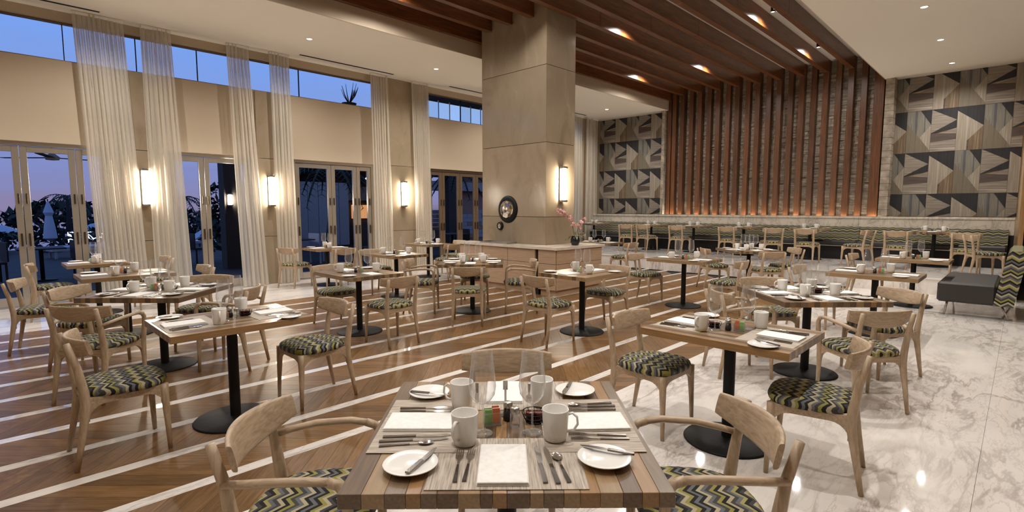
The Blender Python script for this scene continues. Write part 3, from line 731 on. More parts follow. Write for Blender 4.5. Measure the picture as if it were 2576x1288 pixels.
# ------------------------------------------------------------------ tables
TZ, TT = .755, .045
basem = M().lathe([(0, 0), (.275, 0), (.278, .006), (.27, .014), (.09, .024), (.055, .03), (0, .03)], 36).mesh('base_disc', black)
postm = M().lathe([(.036, .028), (.036, TZ-TT-.02)], 16).lathe([(0, TZ-TT-.02), (.036, TZ-TT-.02)], 16).mesh('post', black)
platem = M().box(-.2, .2, -.2, .2, TZ-TT-.02, TZ-TT-.0005, .003).mesh('mount_plate', black)
TOPS = {}
def table(x, y, rz, w, d, label, fine, z=0):
    """w across the staves (local x), d along them (local y)"""
    r = empty('bistro_table', (x, y, z), rz, label, 'table', 'wood topped pedestal tables')
    link('base_disc', basem, r); link('post', postm, r); link('mount_plate', platem, r)
    rr = random.Random(int(w*100)+int(d*10)); n = int(round(w/.052)); e = [-w/2]
    ws = [rr.uniform(.7, 1.4) for _ in range(n)]; t = sum(ws)
    for k in ws: e.append(e[-1]+k/t*w)
    seq = []
    for k in range(n):
        c = rr.randrange(4)
        while seq and c == seq[-1]: c = rr.randrange(4)
        seq.append(c)
    key = (w, d, fine)
    if key not in TOPS:
        if fine:
            TOPS[key] = []
            for k in range(n):
                m = M().box(-d/2, d/2, -(e[k+1]-e[k])/2+.0003, (e[k+1]-e[k])/2-.0003, TZ-TT, TZ-.0002*(k % 2), .0012); TOPS[key].append((m.mesh('stave', STV[seq[k]]), (e[k]+e[k+1])/2))
        else:
            m = M()
            for k in range(n): m.mi = seq[k]; m.box(-d/2, d/2, e[k]+.0003, e[k+1]-.0003, TZ-TT, TZ-.0003*(k % 2))
            TOPS[key] = m.mesh('tabletop', STV)
    if fine:
        for me, c in TOPS[key]: link('stave', me, r, (c, 0, 0), R(90))
    else: link('tabletop', TOPS[key], r, (0, 0, 0), R(90))
    return r

# ---- tableware meshes
mug_b = M().lathe([(0, .004), (.032, .0), (.037, .003), (.0415, .03), (.046, .106), (.045, .11), (.0425, .108), (.039, .03), (.034, .009), (0, .009)], 28).mesh('mug', china)
mug_h = M().tube([(.042, 0, .090), (.058, 0, .096), (.074, 0, .082), (.076, 0, .058), (.063, 0, .036), (.040, 0, .030)], .006, 8, flat=.7).mesh('handle', china)
plate_m = M().lathe([(0, .004), (.045, .004), (.05, 0), (.055, .004), (.083, .013), (.085, .0155), (.082, .0165), (.055, .0085), (0, .0075)], 32).mesh('bread_plate', china)
glass_b = M().lathe([(.0365, .295), (.039, .26), (.0455, .20), (.0475, .17), (.0435, .142), (.026, .116), (.005, .104)], 28).mesh('bowl', crystal)
glass_s = M().lathe([(.005, .104), (.0035, .09), (.0035, .02), (.006, .008), (.034, .002), (.036, 0), (0, 0)], 18).mesh('stem', crystal)
nap_m = M()
nap_m.box(-.076, .076, -.125, .125, 0, .0035, .0015).box(-.0745, .0755, -.1235, .1235, .0035, .007, .0015).box(-.0755, .0735, -.1245, .122, .007, .011, .0025)
nap_m = nap_m.mesh('napkin', linen)
mat_m = M().box(-.235, .235, -.165, .165, 0, .0018).mesh('placemat', matm)
def knife_mesh(L, bw, name):
    m = M(); h = L*.48
    m.prism([(-.007, -L/2), (.007, -L/2), (.0055, -L/2+h), (-.0055, -L/2+h)], 0, .006)
    b = M(); b.prism([(-.006, -L/2+h), (.006, -L/2+h), (bw, -L/2+h+.03), (bw, L/2-.03), (.002, L/2), (-.006, L/2-.012)], .0015, .004)
    return m.mesh('handle', darksteel), b.mesh('blade', steel)
KN = knife_mesh(.235, .010, 'knife'); BK = knife_mesh(.175, .009, 'butter')
fk_h = M().prism([(-.0065, -.10), (.0065, -.10), (.0035, .0), (-.0035, .0)], 0, .005).mesh('handle', darksteel)
fk = M().prism([(-.0035, 0), (.0035, 0), (.004, .03), (.012, .045), (.0125, .06), (-.0125, .06), (-.012, .045), (-.004, .03)], .001, .004)
for k in range(4): fk.prism([(-.0125+k*.0068, .06), (-.0125+k*.0068+.0045, .06), (-.0125+k*.0068+.0035, .1), (-.0125+k*.0068+.001, .1)], .002, .0045)
fk_t = fk.mesh('tines', steel)
sp = M(); 
sp.grid(lambda u, v: ((.017*math.sin(math.pi*u)**.7*(2*v-1)), .025+.058*u, .006-.005*(1-(2*v-1)**2)*math.sin(math.pi*u)), 10, 8).prism([(-.003, -.0), (.003, -.0), (.004, .03), (-.004, .03)], .001, .005)
sp_b = sp.mesh('spoon_bowl', steel, fix=False)
pk_g = plain('packet_green', rgb(140, 200, 110), .6); pk_o = plain('packet_orange', rgb(226, 128, 84), .6); pk_w = plain('packet_white', rgb(236, 232, 226), .6); pk_p = plain('packet_pink', rgb(220, 150, 150), .6)
hold = M().box(-.032, .032, -.026, .026, 0, .003).box(-.032, -.030, -.026, .026, .003, .05).box(.030, .032, -.026, .026, .003, .05).box(-.03, .03, -.026, -.024, .003, .05).box(-.03, .03, .024, .026, .003, .05).mesh('holder', crystal)
pkt = {c: M().box(-.013, .013, -.0018, .0018, .004, .060).mesh('packet', m) for c, m in (('g', pk_g), ('o', pk_o), ('w', pk_w), ('p', pk_p))}
shk_b = M().lathe([(0, 0), (.017, 0), (.019, .01), (.017, .05), (0, .05)], 14).mesh('salt_jar', crystal)
shk_t = M().lathe([(.0175, .05), (.0175, .066), (.012, .072), (0, .073)], 14).mesh('cap', steelm)
ppr_b = M().lathe([(0, 0), (.018, 0), (.02, .012), (.016, .05), (0, .05)], 14).mesh('pepper_jar', plain('pepper_dark', rgb(40, 34, 30), .3))
stand_m = M().lathe([(0, 0), (.026, 0), (.026, .006), (.004, .01), (.004, .115), (0, .116)], 14).box(-.009, .009, -.002, .002, .10, .135).mesh('rod_stand', steelm)
bsk = M()
for z, r in ((.004, .034), (.02, .042), (.038, .048)):
    bsk.tube([(r*math.cos(2*math.pi*k/16), r*math.sin(2*math.pi*k/16), z) for k in range(17)], .0018, 5, cap=False)
for k in range(12):
    a = 2*math.pi*k/12; bsk.tube([(.034*math.cos(a), .034*math.sin(a), .004), (.042*math.cos(a), .042*math.sin(a), .02), (.048*math.cos(a), .048*math.sin(a), .038)], .0015, 4)
bsk.lathe([(0, .002), (.034, .002)], 16)
bsk = bsk.mesh('wire_basket', black)
jam = M().lathe([(0, 0), (.016, 0), (.018, .004), (.018, .024), (.019, .024), (.019, .032), (0, .033)], 12).mesh('jam_pot', plain('jam_glass', rgb(84, 30, 22), .15))
PROTO = {}
def item(kind, parts, loc, rz, label, cat, group, tilt=None):
    """copy of a small thing; the first call builds it with its parts"""
    if kind not in PROTO:
        if len(parts) == 1 and parts[0][0] is None: o = link(kind, parts[0][1])
        else:
            o = empty(kind)
            for nm, me, *xf in parts: link(nm, me, o, *xf)
        PROTO[kind] = o; o.location = loc; o.rotation_euler = (0, 0, rz); tag(o, label, cat, group)
    else: o = dup(PROTO[kind], loc, rz, label, group); o['category'] = cat
    return o
MS = {}
def setting(tx, ty, tz, rz, half, where, lvl, mz=0, glass=True, jit=None):
    """a cover for the diner on the local side: rz turns local +y to point from the diner to the table centre"""
    rr = random.Random(jit or (tx*7+ty*13+rz*3)); c, s = math.cos(rz), math.sin(rz)
    def at(u, v, z): return (tx+c*u-s*(v-half), ty+s*u+c*(v-half), tz+z)
    z0 = TZ
    if lvl > 0:
        item('placemat', [(None, mat_m)], at(0, .178, z0+mz), rz, 'grey woven placemat %s' % where, 'placemat', 'woven placemats'); z0 += .0019+mz
    ju = rr.uniform(-.012, .012)
    item('folded_napkin', [(None, nap_m)], at(ju, .155, z0), rz+rr.uniform(-.04, .04), 'folded white napkin %s' % where, 'napkin', 'folded napkins')
    item('coffee_mug', [('mug', mug_b), ('handle', mug_h)], at(.172+ju*.5, .33, z0 if lvl > 0 and False else TZ+(.0045 if lvl > 1 else .002)), rz+R(-12)+rr.uniform(-.3, .3), 'white coffee mug %s' % where, 'mug', 'white coffee mugs')
    item('bread_plate', [(None, plate_m)], at(-.295, .15+rr.uniform(-.015, .015), TZ+(.0045 if lvl > 1 else .0005)), 0, 'small white bread plate %s' % where, 'plate', 'bread plates')
    if glass: item('wine_glass', [('bowl', glass_b), ('stem', glass_s)], at(.09, .386, TZ+(.0045 if lvl > 1 else .002)), rz, 'clear wine glass %s' % where, 'glass', 'wine glasses')
    if lvl > 0:
        item('butter_knife', [('handle', BK[0]), ('blade', BK[1])], at(-.26, .15, TZ+(.0045 if lvl > 1 else .0005)+.0165), rz+R(-18)+rr.uniform(-.1, .1), 'butter knife on the plate %s' % where, 'knife', 'butter knives')
        item('table_fork', [('handle', fk_h), ('tines', fk_t)], at(-.14+ju, .15, z0), rz, 'outer steel fork %s' % where, 'fork', 'steel forks')
        item('table_fork', [('handle', fk_h), ('tines', fk_t)], at(-.108+ju, .155, z0), rz+R(-3), 'inner steel fork %s' % where, 'fork', 'steel forks')
        item('table_knife', [('handle', KN[0]), ('blade', KN[1])], at(.115+ju, .16, z0), rz+R(4), 'inner steel knife %s' % where, 'knife', 'table knives')
        item('table_knife', [('handle', KN[0]), ('blade', KN[1])], at(.147+ju, .155, z0), rz+R(6), 'outer steel knife %s' % where, 'knife', 'table knives')
        item('table_spoon', [('handle', fk_h), ('spoon_bowl', sp_b)], at(.178+ju, .145, z0), rz+R(8), 'steel spoon %s' % where, 'spoon', 'steel spoons')
def centre(tx, ty, tz, rz, where, lvl):
    c, s = math.cos(rz), math.sin(rz)
    def at(u, v): return (tx+c*u-s*v, ty+s*u+c*v, tz+TZ)
    item('sugar_caddy', [('holder', hold)]+[('packet', pkt[k], (-.0145 if i < 3 else .0145, -.014+.012*(i % 3), .004*(i % 2))) for i, k in enumerate('gwgowo')], at(-.055, 0), rz+R(10), 'glass caddy of coloured sugar packets %s' % where, 'caddy', 'sugar packet caddies')
    item('salt_shaker', [('salt_jar', shk_b), ('cap', shk_t)], at(.03, -.02), rz, 'steel-capped glass salt shaker %s' % where, 'shaker', 'salt shakers')
    item('pepper_shaker', [('pepper_jar', ppr_b), ('cap', shk_t)], at(.005, .035), rz, 'dark pepper shaker with steel cap %s' % where, 'shaker', 'pepper shakers')
    if lvl > 0:
        item('jam_basket', [('wire_basket', bsk)]+[('jam_pot', jam, (.016*math.cos(a), .016*math.sin(a), .005)) for a in (0, 3.14)], at(.105, .02), rz, 'black wire basket with jam pots %s' % where, 'basket', 'jam baskets')
    if lvl > 1:
        item('number_stand', [(None, stand_m)], at(-.005, .085), rz, 'slim steel rod stand %s' % where, 'stand', None)

D45 = R(-45)   # screen-right direction of the diamond tables
# (name, x, y, diamond?, w, d, detail, chairs{side:(dist, arm)}, settings) ; sides for diamond: L R N F ; for aligned: W(-x) E(+x) S(-y) Nn(+y)
DIR = {'L': (R(135), 'left'), 'R': (R(-45), 'right'), 'N': (R(-135), 'near'), 'F': (R(45), 'far'),
       'W': (R(180), 'near left'), 'E': (0, 'far right'), 'S': (R(-90), 'near right'), 'T': (R(90), 'far left')}
def dining(name, x, y, diamond, w, d, fine, lvl, chairs, sets, tz=0, long='y', glass=None, tl=None, cen=True):
    rz = R(45) if diamond else 0
    if long == 'x' and not diamond: rz = R(90)
    if diamond: rz = R(-45)
    table(x, y, rz, w, d, tl or ('square pedestal table with striped wood top, %s' % name), fine, tz)
    for k, (side, (dist, arm, tw, *sh)) in enumerate(chairs.items()):
        a, wd = DIR[side]; sh = sh[0] if sh else 0
        cx, cy = x+math.cos(a)*dist+abs(math.sin(a))*sh, y+math.sin(a)*dist+abs(math.cos(a))*sh
        place_chair(cx, cy, a+R(90)+R(tw), '%s with zigzag seat, %s side of %s' % ('oak armchair' if arm else 'oak chair', wd, name), arm, tz)
    for k, side in enumerate(sets):
        a, wd = DIR[side]; half = (d if (side in 'NF' or side in 'EW' and long == 'x' or side in 'ST') else w)/2
        g = True if glass is None else side in glass
        setting(x, y, tz, a+R(90), half-.004, 'at the %s cover on %s' % (wd, name), lvl, .0006+.0013*(k % 2) if len(sets) > 2 else 0, g)
    if cen: centre(x, y, tz, (R(-45) if diamond else (0 if long == 'x' else R(90))), 'on %s' % name, lvl)

dining('the foreground table', 1.32, 1.32, 1, .95, .95, 1, 2, {'L': (.71, 1, 0), 'R': (.71, 1, 0), 'F': (.66, 0, 0)}, 'NLFR', glass='NL', tl='large square foreground table with striped wood top, nearest the viewer')
dining('the near left table', 1.24, 4.08, 0, .72, .92, 1, 1, {'W': (.66, 0, 0), 'E': (.60, 0, 0)}, 'WE', long='x')
dining('the near right table', 3.42, 1.33, 0, .72, .92, 1, 1, {'T': (.50, 0, 0, -.10), 'S': (.50, 0, 9, -.03)}, 'TS')
dining('the second right table', 5.40, 1.40, 1, .93, .93, 1, 1, {'L': (.62, 1, 0), 'N': (.76, 1, 0), 'R': (.70, 0, 8), 'F': (.70, 0, 0)}, 'NLFR')
dining('the second left table', 1.20, 5.98, 1, .93, .93, 0, 1, {'L': (.70, 1, 0), 'N': (.78, 1, 0), 'R': (.66, 1, 0), 'F': (.70, 0, 0)}, 'NLFR')
dining('the third left table', 1.22, 7.85, 0, .72, .92, 0, 0, {'W': (.78, 0, -14, -.2), 'E': (.66, 0, 0)}, 'WE', long='x')
dining('the table by the left door', 1.18, 9.75, 0, .72, .74, 0, 0, {'W': (.50, 0, 0), 'E': (.66, 0, 0)}, 'WE', long='x')
dining('the table left of centre', 3.28, 5.90, 0, .72, .92, 0, 0, {'T': (.60, 0, 0), 'S': (.72, 0, 0)}, 'TS')
dining('the centre table by the counter', 5.15, 5.88, 1, .93, .93, 0, 0, {'L': (.74, 1, 0), 'N': (.78, 0, 0), 'R': (.70, 1, 0), 'F': (.70, 0, 0)}, 'NLFR', glass='NL')
dining('the table before the column', 5.10, 7.85, 0, .72, .92, 0, 0, {'T': (.66, 0, 0)}, 'TS')
dining('the table by the third door', 4.90, 10.04, 0, .72, .74, 0, 0, {'W': (.56, 0, 24, .22), 'S': (.56, 0, -6)}, 'WE', long='x')
dining('the table by the fourth door', 7.10, 9.62, 0, .72, .92, 0, 0, {'S': (.70, 0, 0), 'E': (.75, 0, 0)}, 'TS')
dining('the table right of the counter', 5.24, 3.90, 0, .72, .84, 0, 0, {'W': (.64, 0, 0), 'E': (.52, 0, 0)}, 'WE', long='x')
dining('the mid-right table on timber', 7.78, 3.80, 0, .72, .92, 0, 0, {'T': (.68, 0, 0), 'S': (.70, 0, 0)}, 'TS')
dining('the diamond table near the platform', 10.40, 3.76, 1, .93, .93, 0, 0, {'L': (.66, 0, 0), 'N': (.70, 0, 0), 'R': (.70, 0, 0)}, 'NLFR')
dining('the third right table', 7.70, 1.26, 0, .72, .92, 0, 0, {'T': (.66, 0, 0)}, 'TS')
dining('the fourth right table', 10.35, 1.20, 0, .72, .92, 0, 0, {'T': (.62, 0, 0)}, 'TS')
dining('the table behind the counter', 10.25, 7.15, 0, .72, .92, 0, 0, {'W': (.70, 0, 0), 'S': (.66, 0, 0)}, 'TS')
# back row on the platform, along the banquette
for i, (yy, xx) in enumerate(((10.3, 14.45), (8.1, 14.35), (6.75, 14.35), (5.35, 14.35), (3.75, 14.35), (1.35, 14.35))):
    nm = 'the %s platform table' % ('leftmost', 'second-left', 'third-left', 'third-right', 'second-right', 'rightmost')[i]
    dining(nm, xx, yy, 0, .72, .92, 0, 0, {}, 'WE', tz=.3, long='x')
for i, (cx, cy, tw) in enumerate(((13.35, 10.2, 0), (13.45, 8.35, 12), (13.5, 7.75, -8), (13.5, 6.75, 0), (13.45, 5.35, 0), (13.3, 4.3, 30), (13.2, 3.5, 0), (13.3, 2.55, 75), (13.4, 1.85, 0), (13.1, .75, 0), (12.5, .45, -70))):
    place_chair(cx, cy, R(-90)+R(tw), 'oak chair on the platform facing the banquette, %s from the left' % ('first', 'second', 'third', 'fourth', 'fifth', 'sixth', 'seventh', 'eighth', 'ninth', 'tenth', 'eleventh')[i], 0, .3)

# ------------------------------------------------------------------ banquette along the far wall
for i, (a, b) in enumerate(((.2, 2.85), (2.85, 5.55), (5.55, 8.25), (8.25, 10.7))):
    r = empty('banquette', (14.99, (a+b)/2, .301), 0, 'long banquette with zigzag back and black seat, %s section from the right' % ('first', 'second', 'third', 'fourth')[i], 'banquette', 'banquette sections')
    L = (b-a)/2-.004
    M().box(-.18, .16, -L, L, 0, .34).obj('plinth', darkvoid, r)
    M().box(-.25, .15, -L, L, .34, .46, .03).obj('seat', blackleather, r)
    m = M(); m.prism([(.03, .46), (.15, .46), (.15, .80), (.10, .80)], -L, L, 'y'); m.obj('back', chev_back, r)
    M().box(-.252, -.245, -L, L, .325, .345).obj('seat_edge_trim', steelm, r)
# ------------------------------------------------------------------ lounge seat on the right
r = empty('lounge_seat', (10.55, .42, 0), 0, 'armless lounge seat with black cushion and zigzag back on steel legs', 'sofa')
M().box(-.80, .80, -.22, .42, .20, .49, .03).obj('seat_cushion', blackleather, r)
m = M(); m.prism([(-.40, .20), (-.19, .20), (-.30, .92), (-.34, .97), (-.44, .97), (-.50, .92)], -.80, .80, 'x'); m.obj('back_cushion', chev_sofa, r)
for sx in (-.68, .68):
    for yy, dy in ((.30, .03), (-.26, -.10)):
        M().tube([(sx, yy, .24), (sx*1.03, yy+dy, 0)], [.016, .012], 8).obj('leg', steelm, r)

# ------------------------------------------------------------------ outdoors
terr = ramped('terrace_paving', [(.3, rgb(46, 42, 42)), (.7, rgb(64, 58, 56))], (1, 1, 1), 1.5, 4, 0, .7, spec=.2)
water = plain('pool_water', rgb(40, 60, 110), .05)
darkleaf = ramped('dusk_foliage', [(.3, rgb(22, 30, 26)), (.7, rgb(44, 56, 44))], (1, 1, 1), 6, 3, 0, .7)
bark = plain('palm_bark', rgb(50, 44, 40), .9)
fac = plain('pale_facade', rgb(170, 160, 156), .8, spec=.2); fac2 = plain('pink_facade', rgb(164, 126, 110), .8, spec=.2); facd = plain('dark_facade', rgb(74, 66, 60), .8, spec=.2); extw = plain('outdoor_timber', rgb(60, 44, 36), .7); canv = plain('parasol_canvas', rgb(190, 190, 202), .8)
warm_e = plain('bar_glow', (1, .5, .2, 1), .5, emit=(1, .42, .14, 1), es=.7); bulb_e = plain('bulb_glow', (1, .9, .7, 1), .5, emit=(1, .85, .6, 1), es=8); blue_e = plain('poolside_light', (.7, .8, 1, 1), .5, emit=(.75, .85, 1, 1), es=3)
te = M().box(-60, 80, YW+.23, 27, -.3, -.02).obj('trim_4', terr); tag(te, kind='structure')
pw = M().box(-90, 110, 27, 180, -2.3, -2.0).obj('trim_5', water); tag(pw, kind='structure')
def palm(x, y, h, L, label, n=13, seed=1):
    r = empty('palm_tree', (x, y, -.1), 0, label, 'palm', 'palms beyond the terrace'); q = random.Random(seed)
    M().tube([(0, 0, 0), (.1, 0, h*.5), (.05, .05, h)], [.16, .12, .09], 8).obj('trunk', bark, r)
    for k in range(n):
        a = 2*math.pi*k/n+q.uniform(-.2, .2); up = q.uniform(.1, .7); m = M()
        def pt(t): return Vector((.05+math.cos(a)*L*t, .05+math.sin(a)*L*t, h+up*L*t*.9-L*.95*t*t))
        for j in range(12):
            t = .12+.88*j/11; p = pt(t); d = Vector((-math.sin(a), math.cos(a), 0)); fw = Vector((math.cos(a), math.sin(a), -.4))
            ll = L*.34*(1-.55*t)
            for s in (-1, 1):
                e = p+d*s*ll*.8+fw*ll*.55+Vector((0, 0, -ll*.3)); m._add([p, p+fw*.06*L*.5, e], [(0, 1, 2)])
        m.tube([pt(t/6) for t in range(7)], [.03]*6+[.008], 4)
        link('frond', m.mesh('frond', darkleaf, fix=False), r)
palm(-12, 33, 2.2, 1.6, 'palm furthest left against the dusk sky', seed=1); palm(-6.5, 40, 2.2, 1.5, 'low palm left of the door frame at dusk', seed=2)
palm(-1.0, 42, 2.3, 1.5, 'palm behind the closed parasol', seed=3); palm(4.0, 44, 2.4, 1.6, 'palm right of the closed parasol', seed=4); palm(9.5, 40, 2.3, 1.8, 'distant palm seen through the second door', seed=5)
palm(7.7, 15.6, 2.9, 1.7, 'large dark palm close behind the third door', 15, 6); palm(13.6, 16.4, 3.1, 1.3, 'dark palm beside the lit bar', 15, 7)
def bush(x, y, rx, rz_, label, seed=0, n=260, lf=.16, z0=-.03):
    q = random.Random(seed); m = M()
    for k in range(n):
        a = q.uniform(0, 6.28); b = math.acos(q.uniform(-1, 1)); rad = q.uniform(.55, 1)
        p = Vector((rx*rad*math.sin(b)*math.cos(a), rx*rad*math.sin(b)*math.sin(a), rz_+rz_*rad*math.cos(b)))
        d = Vector((q.uniform(-1, 1), q.uniform(-1, 1), q.uniform(-1, 1))).normalized()*lf; e = d.cross(Vector((q.uniform(-1, 1), q.uniform(-1, 1), 1))).normalized()*lf*.5
        m._add([p-d, p+e, p+d, p-e], [(0, 1, 2, 3)])
    r = empty('garden_shrub', (x, y, z0), 0, label, 'shrub', 'terrace shrubs')
    link('foliage', m.mesh('foliage', darkleaf, fix=False), r); M().tube([(0, 0, 0), (.02, 0, rz_)], .04, 6).obj('stem', bark, r)
bush(5.5, 17.5, 1.0, 1.25, 'round dark shrub beside the terrace post', 1, 420)
for i, (x, y) in enumerate(((-14, 26), (-9.5, 26.3), (-5, 26), (-.5, 26.3), (4, 26), (8.5, 26.2))): bush(x, y, 2.0, .42, 'low clipped hedge clump, %s from the left' % wordx[i], 20+i, 420)
# closed parasol and open ones
def closed_parasol(x, y, label):
    r = empty('closed_parasol', (x, y, -.02), 0, label, 'parasol')
    M().lathe([(0, 0), (.3, 0), (.3, .06), (0, .08)], 18).obj('base', facd, r); M().tube([(0, 0, .05), (0, 0, 1.9)], .02, 8).obj('pole', facd, r)
    M().lathe([(.04, .40), (.20, .50), (.16, .9), (.10, 1.3), (.15, 1.42), (.12, 1.52), (.03, 1.80), (0, 1.84)], 12, smooth=False).obj('canopy', canv, r)
closed_parasol(1.76, 24.9, 'closed pale parasol standing on the terrace beyond the left door')
def open_parasol(x, y, label):
    r = empty('open_parasol', (x, y, -2), 0, label, 'parasol', 'open parasols by the water')
    M().tube([(0, 0, 0), (0, 0, 2.5)], .03, 6).obj('pole', facd, r); M().lathe([(1.25, 2.05), (.6, 2.45), (0, 2.6)], 8, smooth=False).obj('canopy', canv, r)
for i, (x, y) in enumerate(((-13.5, 46), (-8.6, 46), (-3.6, 46.5), (.6, 46), (6.0, 46.5))): open_parasol(x, y, 'open white parasol beyond the hedge, %s from the left' % wordx[i])
for i, x in enumerate((-40, -31, -22, -13, -4, 5, 14, 23)):
    bush(x, 62, 4.3, 1.75+.25*(i % 3), 'dark distant tree clump on the dusk skyline, %s from the left' % ('first', 'second', 'third', 'fourth', 'fifth', 'sixth', 'seventh', 'eighth')[i], 50+i, 700, .45, -2)
# terrace furniture
def out_table(x, y, label, h=.72):
    r = empty('terrace_table', (x, y, -.02), 0, label, 'table', 'terrace tables')
    M().box(-.4, .4, -.4, .4, h-.03, h, .004).obj('top', extw, r); M().tube([(0, 0, .02), (0, 0, h-.03)], .04, 8).obj('post', black, r); M().lathe([(0, 0), (.25, 0), (.25, .02), (0, .03)], 18).obj('base', black, r)
def out_chair(x, y, rz, label, mat=None):
    r = empty('terrace_chair', (x, y, -.02), rz, label, 'chair', 'terrace chairs'); mat = mat or extw
    M().box(-.24, .24, -.24, .24, .40, .45, .01).obj('seat', mat, r); M().box(-.24, .24, -.27, -.24, .45, .86, .008).obj('back', mat, r)
    for sx in (-1, 1):
        for sy in (-1, 1): M().box(sx*.22-.018, sx*.22+.018, sy*.22-.018, sy*.22+.018, 0, .4).obj('leg', mat, r)
k = 0
for i, (x, y) in enumerate(((-1.6, 14.6), (.9, 15.2), (3.6, 16.8), (-3.8, 17.2), (6.1, 14.4), (8.9, 13.6), (11.2, 13.8))):
    nm = wordx[i] if i < 6 else 'seventh'
    out_table(x, y, 'dark terrace table outside the glass, %s built row' % nm if 0 else 'dark outdoor table %s' % ('outside the left door', 'nearest beyond the left door centre', 'beyond the second door', 'far out on the terrace left', 'outside the third door', 'outside the fourth door', 'outside the door hidden by the column')[i])
    for sgn, wd in ((-1, 'left'), (1, 'right')):
        out_chair(x+sgn*.82, y+.1, R(-90*sgn)+.2 if 1 else 0, 'outdoor chair %s of the dark table %s' % (wd, ('outside the left door', 'beyond the left door centre', 'beyond the second door', 'far out on the terrace left', 'outside the third door', 'outside the fourth door', 'hidden by the column')[i]), canv if i in (4, 5) and sgn > 0 else extw)
def lounger(x, y, label):
    r = empty('sun_lounger', (x, y, -.02), R(10), label, 'sun lounger', 'sun loungers on the terrace')
    M().box(-.95, .95, -.32, .32, .22, .30, .01).obj('frame', fac, r); M().box(-.95, .35, -.31, .31, .30, .38, .03).obj('mattress', canv, r)
    m = M(); m.prism([(.35, .30), (.40, .38), (.95, .72), (.93, .62)][::-1], -.31, .31, 'y'); m.obj('backrest', canv, r)
    for sx in (-.85, .85):
        for sy in (-.27, .27): M().box(sx-.03, sx+.03, sy-.03, sy+.03, 0, .22).obj('leg', fac, r)
for i, (x, y) in enumerate(((-6.4, 21.5), (-3.6, 22), (-.9, 22.6), (2.4, 21.8), (5.2, 22.6))): lounger(x, y, 'pale sun lounger by the pool edge, %s from the left' % wordx[i])
# terrace post, canopy beam and ceiling fan
tp = M().box(4.45, 4.87, 14.70, 15.12, -.02, 2.998).obj('terrace_post', facd); tag(tp, 'thick square grey post on the terrace beyond the second door', 'post')
cb = M().box(-3, 4.87, 13.25, 13.4, 3.0, 3.3).box(4.5, 4.82, 13.4, 15.1, 3.0, 3.3).box(-2.9, -2.75, 13.25, 13.4, -.02, 3.0).obj('canopy_beam', facd); tag(cb, 'grey terrace canopy beam above the left doors', 'beam')
cf = empty('ceiling_fan', (1.06, 13.32, 3.0), 0, 'ceiling fan under the terrace canopy standing in for a reflection', 'fan')  # fan added outdoors in place of an indoor fan's reflection
M().tube([(0, 0, 0), (0, 0, -.42)], .015, 8).obj('rod', facd, cf); M().lathe([(0, -.54), (.10, -.53), (.12, -.48), (.05, -.42), (.03, -.36), (0, -.36)], 16).obj('motor', fac, cf)
for k in range(3):
    a = R(15+120*k); m = M(); m.box(.08, .95, -.06, .06, -.495, -.485, .002); m.obj('blade', facd, cf, rz=a)
ls = M().box(2.7, 4.5, 30, 30.1, .0, .5).obj('light_strip', blue_e); tag(ls, 'bright horizontal strip of light by the water beyond the second door', 'light')
# bar building behind the third door
bb = empty('bar_building', (11.5, 20, 0), 0, 'low dusk-blue bar building with lit counter beyond the third door', 'building')
def bpart(name, mat, x0, x1, y0, y1, z0, z1): return M().box(x0-11.5, x1-11.5, y0-20, y1-20, z0, z1).obj(name, mat, bb)
bpart('rear_wall', facd, 8.2, 13, 21.5, 21.7, -.02, 4.2); bpart('roof_slab', facd, 8, 13, 18.9, 21.7, 3.1, 3.45); bpart('upper_wall', fac, 10.5, 13, 20.5, 21.4, 3.45, 4.6)
for k in range(5): bpart('wall_panel', fac, 8.3+.42*k, 8.3+.42*k+.40, 19.3, 19.36, .1, 2.55)
w = bpart('bar_opening', warm_e, 11.6, 12.4, 21.3, 21.34, 1.1, 1.7); bpart('bar_counter', extw, 11.1, 12.9, 19.8, 20.3, -.02, 1.0); bpart('menu_board', fac, 11.2, 12.6, 21.2, 21.26, 1.9, 2.5)
for k in range(5): M().lathe([(0, -.06), (.06, 0), (0, .06)], 8, (11.2+.34*k-11.5, -.7)).obj('pendant_bulb', bulb_e, bb, loc=(0, 0, 2.75))
M().box(-.02, .02, -.72, -.68, 2.75, 3.1).obj('bulb_rail', facd, bb)
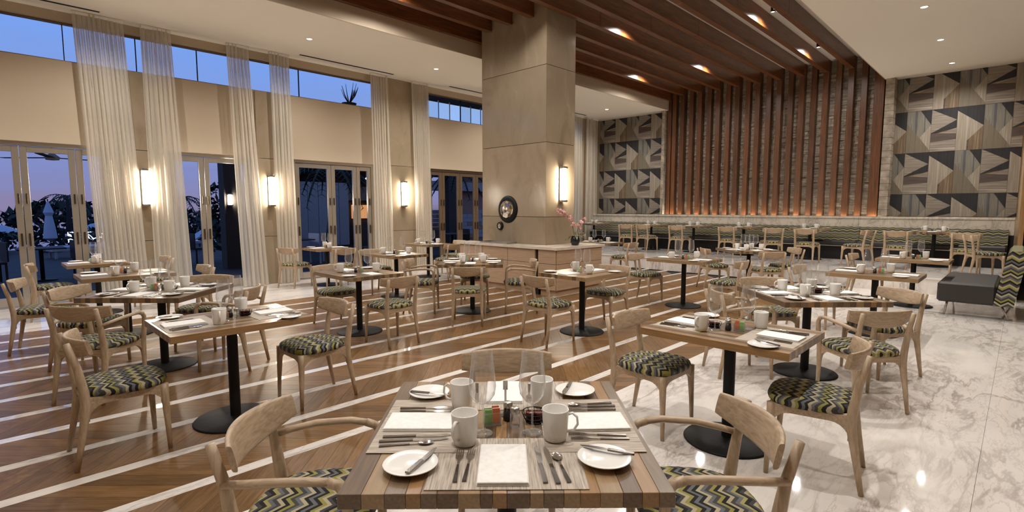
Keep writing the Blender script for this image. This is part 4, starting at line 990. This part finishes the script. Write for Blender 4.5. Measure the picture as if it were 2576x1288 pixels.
# hotel block behind the fourth door and above it
hb = empty('hotel_block', (20, 22, 0), 0, 'pale hotel block with balcony glass beyond the fourth door', 'building')
def hpart(name, mat, x0, x1, y0, y1, z0, z1): return M().box(x0-20, x1-20, y0-22, y1-22, z0, z1).obj(name, mat, hb)
hpart('ground_wall', fac2, 15.4, 30, 19.0, 19.3, -.02, 3.3)
for row in range(7):
    for k in range(18): hpart('stone_course', fac if (row+k) % 3 else fac2, 13.3+.9*k+.3*(row % 2), 13.3+.9*k+.3*(row % 2)+.88, 18.93, 19.0, .15+row*.19, .15+row*.19+.18)
hpart('white_band', fac, 13.2, 30, 18.6, 19.3, 2.35, 2.75); hpart('blue_column', facd, 14.6, 15.3, 18.2, 18.6, -.02, 3.4); hpart('floor_slab', facd, 13.2, 32, 18.2, 24, 3.3, 3.6)
hpart('upper_wall', fac, 17.6, 32, 27, 27.3, 3.6, 12); hpart('balcony_slab', fac, 17.6, 32, 24, 27, 6.0, 6.35)
for k in range(12): hpart('balcony_glass', plain('balcony_glass_%d' % k, rgb(130+4*(k % 3), 160, 190), .1, emit=(.30, .45, .72, 1), es=.85+.12*(k % 3)), 17.8+.8*k, 17.8+.8*k+.74, 24, 24.03, 6.4, 7.5)  # glow put into the panels so the balcony glass looks lit
for k in range(12): hpart('balcony_post', fac, 17.8+.8*k-.05, 17.8+.8*k, 23.98, 24.05, 6.35, 7.6)
hpart('roof_overhang', facd, 18.2, 32, 22.5, 27, 8.1, 8.5)
# spiky planter on the ledge outside the clerestory
pt = empty('ledge_planter', (6.3, 11.55, 3.74), 0, 'spiky bare plant in a low bowl on the ledge outside the high window', 'planter')
M().lathe([(0, 0.10), (.10, .10), (.17, .28), (.15, .28), (0, .24)], 16).obj('bowl', facd, pt)
q = random.Random(5)
for k in range(14):
    a = q.uniform(0, 6.28); L = q.uniform(.28, .46)
    p1 = (math.cos(a)*L*.35, math.sin(a)*L*.35, .26+L*.5); p2 = (math.cos(a)*L*.55, math.sin(a)*L*.55, .26+L)
    M().tube([(0, 0, .26), p1, p2], [.012, .009, .004], 5).obj('branch', facd, pt)
lg2 = M().box(5.4, 7.2, YW+.22, 11.85, 3.6, 3.835).obj('trim_6', facd); tag(lg2, kind='structure')
